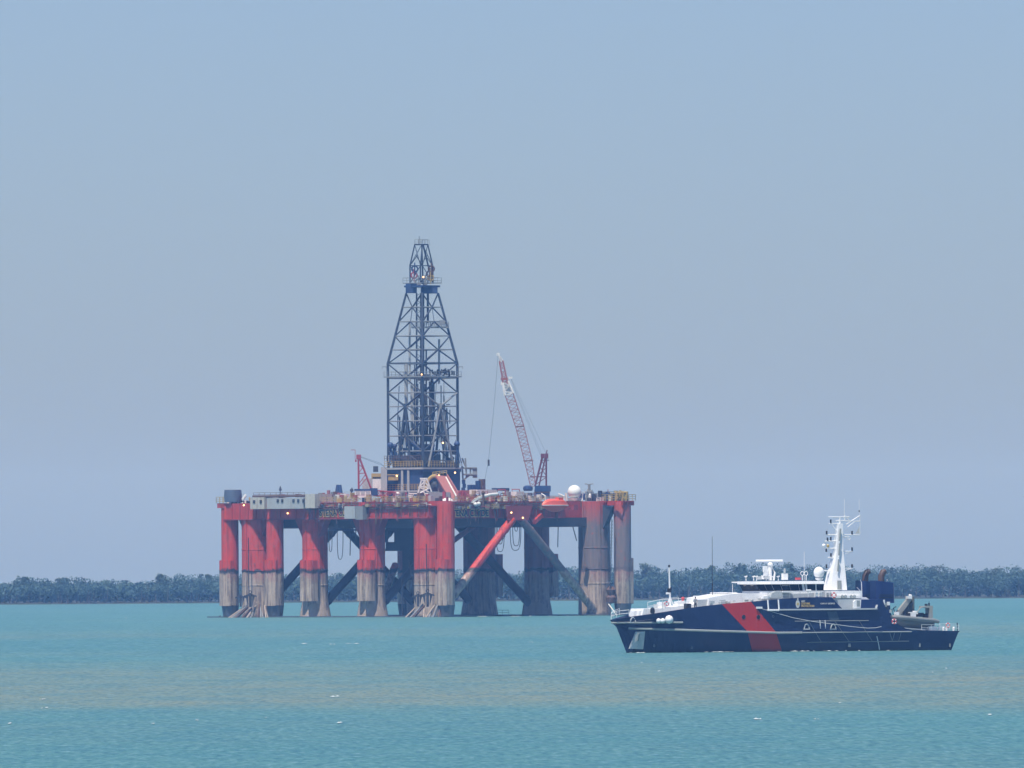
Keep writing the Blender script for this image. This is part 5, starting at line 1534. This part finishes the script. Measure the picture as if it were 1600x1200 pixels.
for (xa, ya, xb, yb, r_) in ((1294.4, 807.7, 1327, 807.7, .07), (1306, 813.5, 1322, 813.5, .06), (1295, 818, 1311, 818, .06), (1291, 835.5, 1343, 835.5, .07), (1289, 845.5, 1309, 845, .08), (1288, 857, 1308, 856.7, .07),
     (1311, 861.7, 1332.5, 861.5, .07), (1293.5, 871, 1308, 871, .07), (1313, 887.7, 1332, 888.3, .07), (1287.5, 891.5, 1297, 891.5, .07), (1315, 867, 1330, 862, .05), (1314, 893, 1331, 888.5, .06), (1314, 840, 1326, 838, .06),
     (1322, 819.5, 1343, 806, .07), (1324.5, 823.5, 1336.5, 814, .06), (1319.8, 805.5, 1328, 814, .06), (1319.8, 805.5, 1319.8, 813.5, .07), (1319.8, 814, 1344, 814.5, .06), (1343.7, 803, 1343.7, 834, .03), (1312, 820, 1312, 807, .1), (1319.3, 806, 1319.3, 780, .025), (1342.5, 803, 1342.3, 780, .02), (1299, 818, 1309, 832, .05)):
    mb = MB(); mb.tube([BP(xa, ya, W), BP(xb, yb, W)], r_ * 1.25, 5); mb.build('yard', M_bw, mast)
for (x, y) in ((1298, 814.5), (1291.6, 832.3), (1298, 841.5), (1298.3, 867), (1291.3, 884.5), (1331.3, 832.3), (1331.3, 858), (1331.3, 884.3), (1293, 842.5), (1291, 859.5)):
    mb = MB(); mb.lathe([(.13, -.26), (.13, .26)], BP(x, y, 0), 8); mb.build('mast_light', M_dk, mast)
mb = MB(); mb.ball(BP(1342.5, 798.5, 0), .12, 8); mb.build('signal_ball', M_dk, mast)
mb = MB(); mb.ball(BP(1287, 852.5, 0), .28, 10); mb.build('aerial_dome', M_bw, mast, smooth=True)
mb = MB(); mb.lathe([(.16, -.22), (.22, .1), (.1, .25)], BP(1293.5, 853, 0), 10); mb.build('aerial_cap', M_gold, mast)
mb = MB(); mb.torus(BP(1326.5, 841, 0), .2, .07, 'y', 10, 5); mb.build('horn', M_bw, mast)
mb = MB(); mb.prism([BP(1343, 822, 0), BP(1343, 833.5, 0), BP(1336.5, 834, 0)], [BP(1343, 822, .03), BP(1343, 833.5, .03), BP(1336.5, 834, .03)]); mb.build('small_flag', M_silv, mast)

for (x, y) in ((1341, 943),):
    mb = MB(); mb.box(BP(x, y, 5.0), (.5, .06, .9)); mb.build('locker_door', M_rub, dh)
for x in (1293, 1298):
    mb = MB(); mb.box(BP(x, 929, 4.02), (.35, .08, .5)); mb.build('vent_grille', M_rub, dh)
mb = MB(); mb.prism([BP(x, y, 5.2) for x, y in ((1292, 955.5), (1307, 955.5), (1311.5, 969), (1296, 969))], [BP(x, y, 5.28) for x, y in ((1292, 955.5), (1307, 955.5), (1311.5, 969), (1296, 969))]); mb.build('hull_patch', M_patch, boat)  # flat blue-grey panel on the hull side below the ledge
rr = random.Random(4)
for k in range(26):                              # cowls, lockers and lines along the foredeck and side decks
    x = rr.uniform(1108, 1230); y = lerpt(x, SHEER) - rr.uniform(1.5, 5); m_ = rr.choice([M_bw, M_bg, M_bg, M_rub, M_bw])
    mb = MB(); s_ = rr.uniform(.15, .5)
    if rr.random() < .6: mb.box(BP(x, y, rr.uniform(3.6, 4.4)), (s_ * 1.6, s_, s_))
    else: mb.lathe([(s_ * .5, -s_), (s_ * .6, 0), (s_ * .2, s_ * .8)], BP(x, y, rr.uniform(3.6, 4.4)), 8)
    mb.build('deck_fitting', m_, boat)
# ---- funnels
for (xc, w, xp) in ((1355, -2.3, 1355), (1378, 2.3, 1380)):
    c = BP(xc, 936, w); mb = MB()
    base = [c + Vector((x, y, -.6)) for x, y in ((1.5, -.9), (1.5, .9), (.9, 1.25), (-1.3, 1.25), (-1.6, .9), (-1.6, -.9), (-1.3, -1.25), (.9, -1.25))]
    top = []
    for v in base:
        t = (v.x - c.x + 1.6) / 3.1
        top.append(Vector((v.x + .05, c.y + (v.y - c.y) * .92, BP(xc, 911 - 4 * t, w).z)))
    mb.prism(base, top); fn_ = mb.build('funnel', M_blu, boat)
    mb = MB(); e = BP(xp - 4, 908, w)
    mb.tube([e + Vector((0, 0, -.5)), BP(xp - 3, 900, w), BP(xp - .5, 894, w), BP(xp + 3, 892.5, w)], [.5, .48, .46, .42], 10); mb.build('exhaust_pipe', M_exh, fn_, smooth=True)
    mb = MB(); mb.box(c + Vector((0, 1.22 if w > 0 else 1.2, .2)), (2.4, .12, .12)); mb.box(c + Vector((0, 1.22, .6)), (2.4, .12, .1)); mb.build('funnel_louvre', M_dk, fn_)
mb = MB(); mb.tube([BP(1347, 937, 1), BP(1346, 910, 1), BP(1344, 906, 1)], .06, 5); mb.tube([BP(1346, 925, 1), BP(1339, 918, 1)], .05, 4); mb.build('ladder', M_bw, boat)
slabw('liferaft_shelf', [(1346, 936.5), (1348, 933), (1353, 933), (1358, 936.5)], 4.0, 2.5, M_bw)
for (x, y, w) in ((1386, 906.5, 2.3), (1394, 915, 2.5)):
    mb = MB(); mb.ball(BP(x, y, w), .14, 8); mb.tube([BP(x, y, w), BP(x - 3, y + 6, w)], .04, 4); mb.build('deck_lamp', M_bw, boat)
slabw('quarter_house', [(1360, 952), (1362, 937), (1390, 937), (1392, 964), (1362, 962)], 3.6, -4.2, M_blu)
for (x, y, s, m_) in ((1379, 941, .5, M_bw), (1383, 945, .4, M_rub), (1388, 943, .35, M_bw), (1386, 950, .35, M_dk), (1391, 955, .3, M_bg)):
    mb = MB(); mb.box(BP(x, y, 4.3), (s, s, s * 1.5)); mb.build('engine_gear', m_, boat)

# ---- after deck
for (xa, ya, xb, yb, w, nm) in ((1440, 985, 1470, 985, 5.0, 'guard_rail'), (1468, 983, 1498, 984, -4.5, 'guard_rail'), (1470, 985.5, 1498, 986, 5.0, 'guard_rail')):
    railpx(nm, [(xa, ya), (xb, yb)], w, .85, M_bw, 2, .03)
slabw('deck_locker', [(1451, 985.5), (1452, 978.5), (1463, 978.5), (1464, 985.5)], 4.4, 3.2, M_bw)
slabw('white_hatch', [(1436, 985), (1438, 979), (1450, 978), (1450, 985)], 3.6, 2.0, M_bg)
for x in (1467, 1474, 1479, 1490): 
    mb = MB(); mb.lathe([(.16, -.3), (.2, .1), (.12, .3)], BP(x, 982.5, 4.2), 8); mb.build('bollard', M_bw, boat)
mb = MB(); mb.tube([BP(1496, 986, 4.5), BP(1495.5, 973, 4.5)], .05, 4); mb.box(BP(1495.5, 975, 4.5), (.12, .12, .35)); mb.build('stern_staff', M_dk, boat)
bar('boat_cradle', [(1404, 981), (1446, 985)], 3.4, 5.0, .12, M_bg)

# ================================================================== things carried by the boat
Rb = Matrix.Rotation(HD, 3, 'Z')
def bworld(v): return Vector((XB, YB, ZB)) + Rb @ Vector(v)

# grey inflatable on its cradle
rv = BP(1426, 970, 3.6)
rib = empty('inflatable_boat', bworld(rv), HD, 'grey rigid inflatable boat lying on the after deck of the patrol boat', 'inflatable boat')
def RB(px, py, w=3.6): return BP(px, py, w) - rv
mb = MB()
for sg in (-1, 1):
    pts = []
    for i in range(11):
        t = i / 10; x = 1391 + (1462 - 1391) * t; y = 963.5 + 6.8 * t - 1.6 * math.sin(math.pi * t) * 0 + (1.2 if t > .9 else 0)
        wv = .95 * min(1, (t / .28) ** .6) if t < .28 else .95
        p = RB(x + sg * wv * 4.97, y, 3.6 + sg * wv); pts.append(p)
    rr = [.18] + [.31] * 9 + [.24]
    mb.tube(pts, rr, 10)
mb.build('collar', M_rib, rib, smooth=True)
mb = MB(); vs = []; nn = 11
for i in range(nn):
    t = i / (nn - 1); x = 1393 + (1456 - 1393) * t; w = .85 * min(1, (t / .3) ** .6) + .02
    yt = 965.5 + 6.5 * t; yb = 967 + 14.0 * min(1, (t / .32)) ** .7 + 1.5 * t
    c0 = RB(x, yt); c1 = RB(x, yb)
    vs += [Vector((c0.x, w, c0.z)), Vector((c0.x, w * .85, (c0.z + c1.z) / 2)), Vector((c1.x, 0, c1.z)), Vector((c0.x, -w * .85, (c0.z + c1.z) / 2)), Vector((c0.x, -w, c0.z))]
fs = [(i * 5 + a, (i + 1) * 5 + a, (i + 1) * 5 + a + 1, i * 5 + a + 1) for i in range(nn - 1) for a in range(4)] + [(0, 1, 2, 3, 4), tuple((nn - 1) * 5 + a for a in range(5))] + [(i * 5 + 4, (i + 1) * 5 + 4, (i + 1) * 5, i * 5) for i in range(nn - 1)]
mb.add(vs, fs); mb.build('boat_hull', M_ribd, rib)
mb = MB(); mb.box(RB(1425, 960.5), (.9, .8, .8)); mb.box(RB(1430, 957), (.5, .7, .5)); mb.build('console', M_bw, rib)
for (x, y, s_) in ((1437, 960.5, 1.0), (1446, 962, .7), (1419, 961, .7)):
    mb = MB(); mb.box(RB(x, y), (s_, .6, .6)); mb.build('seat', M_dk, rib)
mb = MB()
for w in (3.0, 4.2): mb.tube([RB(1433, 957, w), RB(1438, 949.5, w), RB(1447, 947.5, w)], .09, 6)
mb.box(RB(1444.5, 948.3), (1.1, 1.3, .28)); mb.box(RB(1451.5, 956), (.55, 1.3, 1.8)); mb.build('radar_arch', M_dav, rib)
mb = MB(); mb.box(RB(1451.5, 946), (.2, .2, .7)); mb.box(RB(1447, 945), (.35, .3, .3)); mb.tube([RB(1451.5, 943), RB(1451.5, 939.5)], .04, 4); mb.build('arch_light', M_dk, rib)
mb = MB(); mb.tube([RB(1398, 959, 4.0), RB(1403, 962, 4.0)], .1, 5); mb.box(RB(1401, 958.5), (.6, .5, .5)); mb.build('bow_post', M_bw, rib)

# davit crane standing behind it
dv = BP(1412, 962, 1.6)
dav = empty('boat_davit', bworld(dv), HD, 'grey slanting davit standing behind the inflatable boat', 'davit')
def DV(px, py, w=1.6): return BP(px, py, w) - dv
mb = MB(); a = [DV(1398, 961, 2.2), DV(1406, 962, 2.2), DV(1426, 935.5, 2.2), DV(1420, 933, 2.2)]
mb.prism(a, [v - Vector((0, .5, 0)) for v in a]); mb.build('davit_arm', M_dav, dav)
mb = MB(); mb.box(DV(1420, 933.5, 2.2), (.7, .7, .4)); mb.tube([DV(1424, 931, 2), DV(1420.5, 929.5, 2)], .16, 6); mb.build('davit_head', M_bw, dav)
mb = MB()
for (xa, ya, xb, yb, w) in ((1427, 932, 1427, 962, 1.2), (1420, 936, 1416, 962, 1.2), (1426, 940, 1417, 950, 1.2), (1417, 950, 1427, 960, 1.2), (1424, 935, 1411, 955, 1.4), (1427, 934, 1421, 962, .4)):
    mb.tube([DV(xa, ya, w), DV(xb, yb, w)], .17, 5)
mb.box(DV(1417, 957, 1), (1.6, .8, 1.2)); mb.box(DV(1424, 945, 1), (.6, .5, 1.4)); mb.build('davit_frame', M_ribd, dav)
mb = MB()
for k in range(3): mb.tube([DV(1399 - k * 3, 962, 1), DV(1396 - k * 3, 950 + k * 2, 1), DV(1400 - k * 3, 948 + k * 3, 1)], .07, 5)
mb.build('davit_hose', M_dk, dav)

# lifebuoys
def buoy(px, py, w, R, label):
    v = BP(px, py, w); t = empty('lifebuoy', bworld(v), HD, label, 'lifebuoy', 'lifebuoys hung about the patrol boat')
    mb = MB(); mb.torus((0, 0, 0), R, R * .3, 'y', 16, 7); mb.build('float_ring', M_ring, t, smooth=True)
    mb = MB()
    for k in range(4):
        a = math.pi / 4 + k * math.pi / 2; mb.tube([(math.cos(a) * R * 1.34, -.0, math.sin(a) * R * 1.34), (math.cos(a) * R * .66, 0, math.sin(a) * R * .66)], R * .33, 6)
    mb.build('white_band', M_bw, t)
buoy(1041.5, 943.5, 2.2, .30, 'red and white lifebuoy on the white locker beside the foremast')
buoy(1303, 930, 4.75, .34, 'red lifebuoy below the foot of the tall white mast')
buoy(1397, 971, 5.3, .32, 'red and white lifebuoy hanging under the bow of the grey inflatable')
buoy(1481, 977, 4.3, .30, 'red lifebuoy on the stern rail, the aftmost one')

wf = []
for (x0, x1, y0, y1, n_) in ((978, 1010, 1021.5, 1021.2, 5), (1100, 1140, 1019.8, 1019.2, 14), (1200, 1490, 1017.8, 1014.8, 12)):
    for k in range(n_):
        t = rnd.random(); v = bworld(BP(x0 + (x1 - x0) * t, y0 + (y1 - y0) * t, 4.9)); wf.append((v.x + rnd.uniform(-.5, .5), v.y - rnd.uniform(.4, 1.5), rnd.uniform(.15, .6), rnd.uniform(.2, .6)))
foam('foam', wf, 'thin white wash along the waterline of the patrol boat')

# crew member at the bulwark forward
sv = BP(1086.5, 948, 4.0)
man = empty('person', bworld(sv) + Vector((0, 0, -.35)), HD + R_(70), 'person in grey shirt and dark trousers standing at the forward bulwark', 'person')
def skin(name, verts, edges, rad_, mat, parent):
    me = bpy.data.meshes.new(name); me.from_pydata(verts, edges, []); o = bpy.data.objects.new(name, me); COL.objects.link(o)
    md = o.modifiers.new('skin', 'SKIN'); o.modifiers.new('sub', 'SUBSURF').levels = 1
    o.modifiers['sub'].render_levels = 1
    sk = me.skin_vertices[0].data if me.skin_vertices else None
    if sk is None:
        me.skin_vertices_new() if hasattr(me, 'skin_vertices_new') else None
        sk = me.skin_vertices[0].data
    for v_, r_ in zip(sk, rad_): v_.radius = (r_, r_)
    sk[0].use_root = True
    dg = bpy.context.evaluated_depsgraph_get(); m2 = bpy.data.meshes.new_from_object(o.evaluated_get(dg)); bpy.data.objects.remove(o)
    m2.materials.clear(); m2.materials.append(mat)
    o = bpy.data.objects.new(name, m2); COL.objects.link(o); o.parent = parent
    m2.polygons.foreach_set('use_smooth', [True] * len(m2.polygons)); return o
M_skin = paint('skin_tone', (0.42, 0.25, 0.18), .6, .15)
M_shirt = paint('grey_shirt', (0.30, 0.32, 0.34), .8, .2)
M_trs = paint('dark_trousers', (0.03, 0.035, 0.05), .8, .2)
M_hair = paint('dark_hair', (0.03, 0.02, 0.015), .7, .2)
bv = [(0, 0, .95), (0, 0, 1.18), (.02, 0, 1.42), (.03, 0, 1.54), (.05, 0, 1.66), (.05, 0, 1.76),
      (.02, .19, 1.42), (.08, .26, 1.16), (.30, .20, 1.05), (.38, .18, 1.04), (.02, -.19, 1.42), (.04, -.27, 1.15), (.16, -.24, .93), (.20, -.23, .86),
      (0, .10, .88), (.03, .11, .48), (-.02, .12, .08), (.12, .12, .04), (0, -.10, .88), (.05, -.11, .48), (.02, -.12, .08), (.16, -.12, .04)]
be = [(0, 1), (1, 2), (2, 3), (3, 4), (4, 5), (2, 6), (6, 7), (7, 8), (8, 9), (2, 10), (10, 11), (11, 12), (12, 13), (0, 14), (14, 15), (15, 16), (16, 17), (0, 18), (18, 19), (19, 20), (20, 21)]
br = [.13, .13, .13, .06, .10, .08, .065, .05, .04, .035, .065, .05, .04, .035, .09, .065, .045, .045, .09, .065, .045, .045]
try:
    skin('body', bv, be, br, M_skin, man)
except Exception as ex:
    print('skin failed', ex)
mb = MB(); mb.lathe([(.17, .92), (.165, 1.1), (.19, 1.3), (.2, 1.42), (.09, 1.51)], (.01, 0, 0), 16, False, .8, 1.05)
for sg in (-1, 1): mb.tube([(.02, sg * .16, 1.43), (.06, sg * .27, 1.17), (.16, sg * .24, 1.08)], [.085, .075, .062], 8)
mb.build('shirt', M_shirt, man, smooth=True)
mb = MB()
for sg in (-1, 1): mb.tube([(0, sg * .09, .97), (.03, sg * .11, .48), (0, sg * .12, .07)], [.125, .09, .07], 8)
mb.build('trousers', M_trs, man, smooth=True)
mb = MB(); mb.lathe([(.10, 1.68), (.115, 1.74), (.09, 1.81), (.02, 1.84)], (.035, 0, 0), 12); mb.build('hair', M_hair, man, smooth=True)
mb = MB()
for sg in (-1, 1): mb.ball((.145, sg * .035, 1.69), .012, 6); mb.ball((.05, sg * .105, 1.68), .022, 6)
mb.ball((.155, 0, 1.66), .018, 6); mb.tube([(.145, -.025, 1.615), (.145, .025, 1.615)], .008, 4)
mb.build('face', M_skin, man)
for sg, hx, hz in ((1, .39, 1.04), (-1, .205, .85)):
    mb = MB(); mb.box((hx, sg * .205, hz), (.08, .07, .03))
    for k in range(4): mb.tube([(hx + .03, sg * .205 + (k - 1.5) * .018, hz), (hx + .08 + .01 * (k in (1, 2)), sg * .205 + (k - 1.5) * .02, hz - .01), (hx + .10 + .012 * (k in (1, 2)), sg * .205 + (k - 1.5) * .02, hz - .035)], .009, 5)
    mb.tube([(hx - .01, sg * .17, hz), (hx + .04, sg * .15, hz - .015)], .01, 5)
    mb.build('hand', M_skin, man)
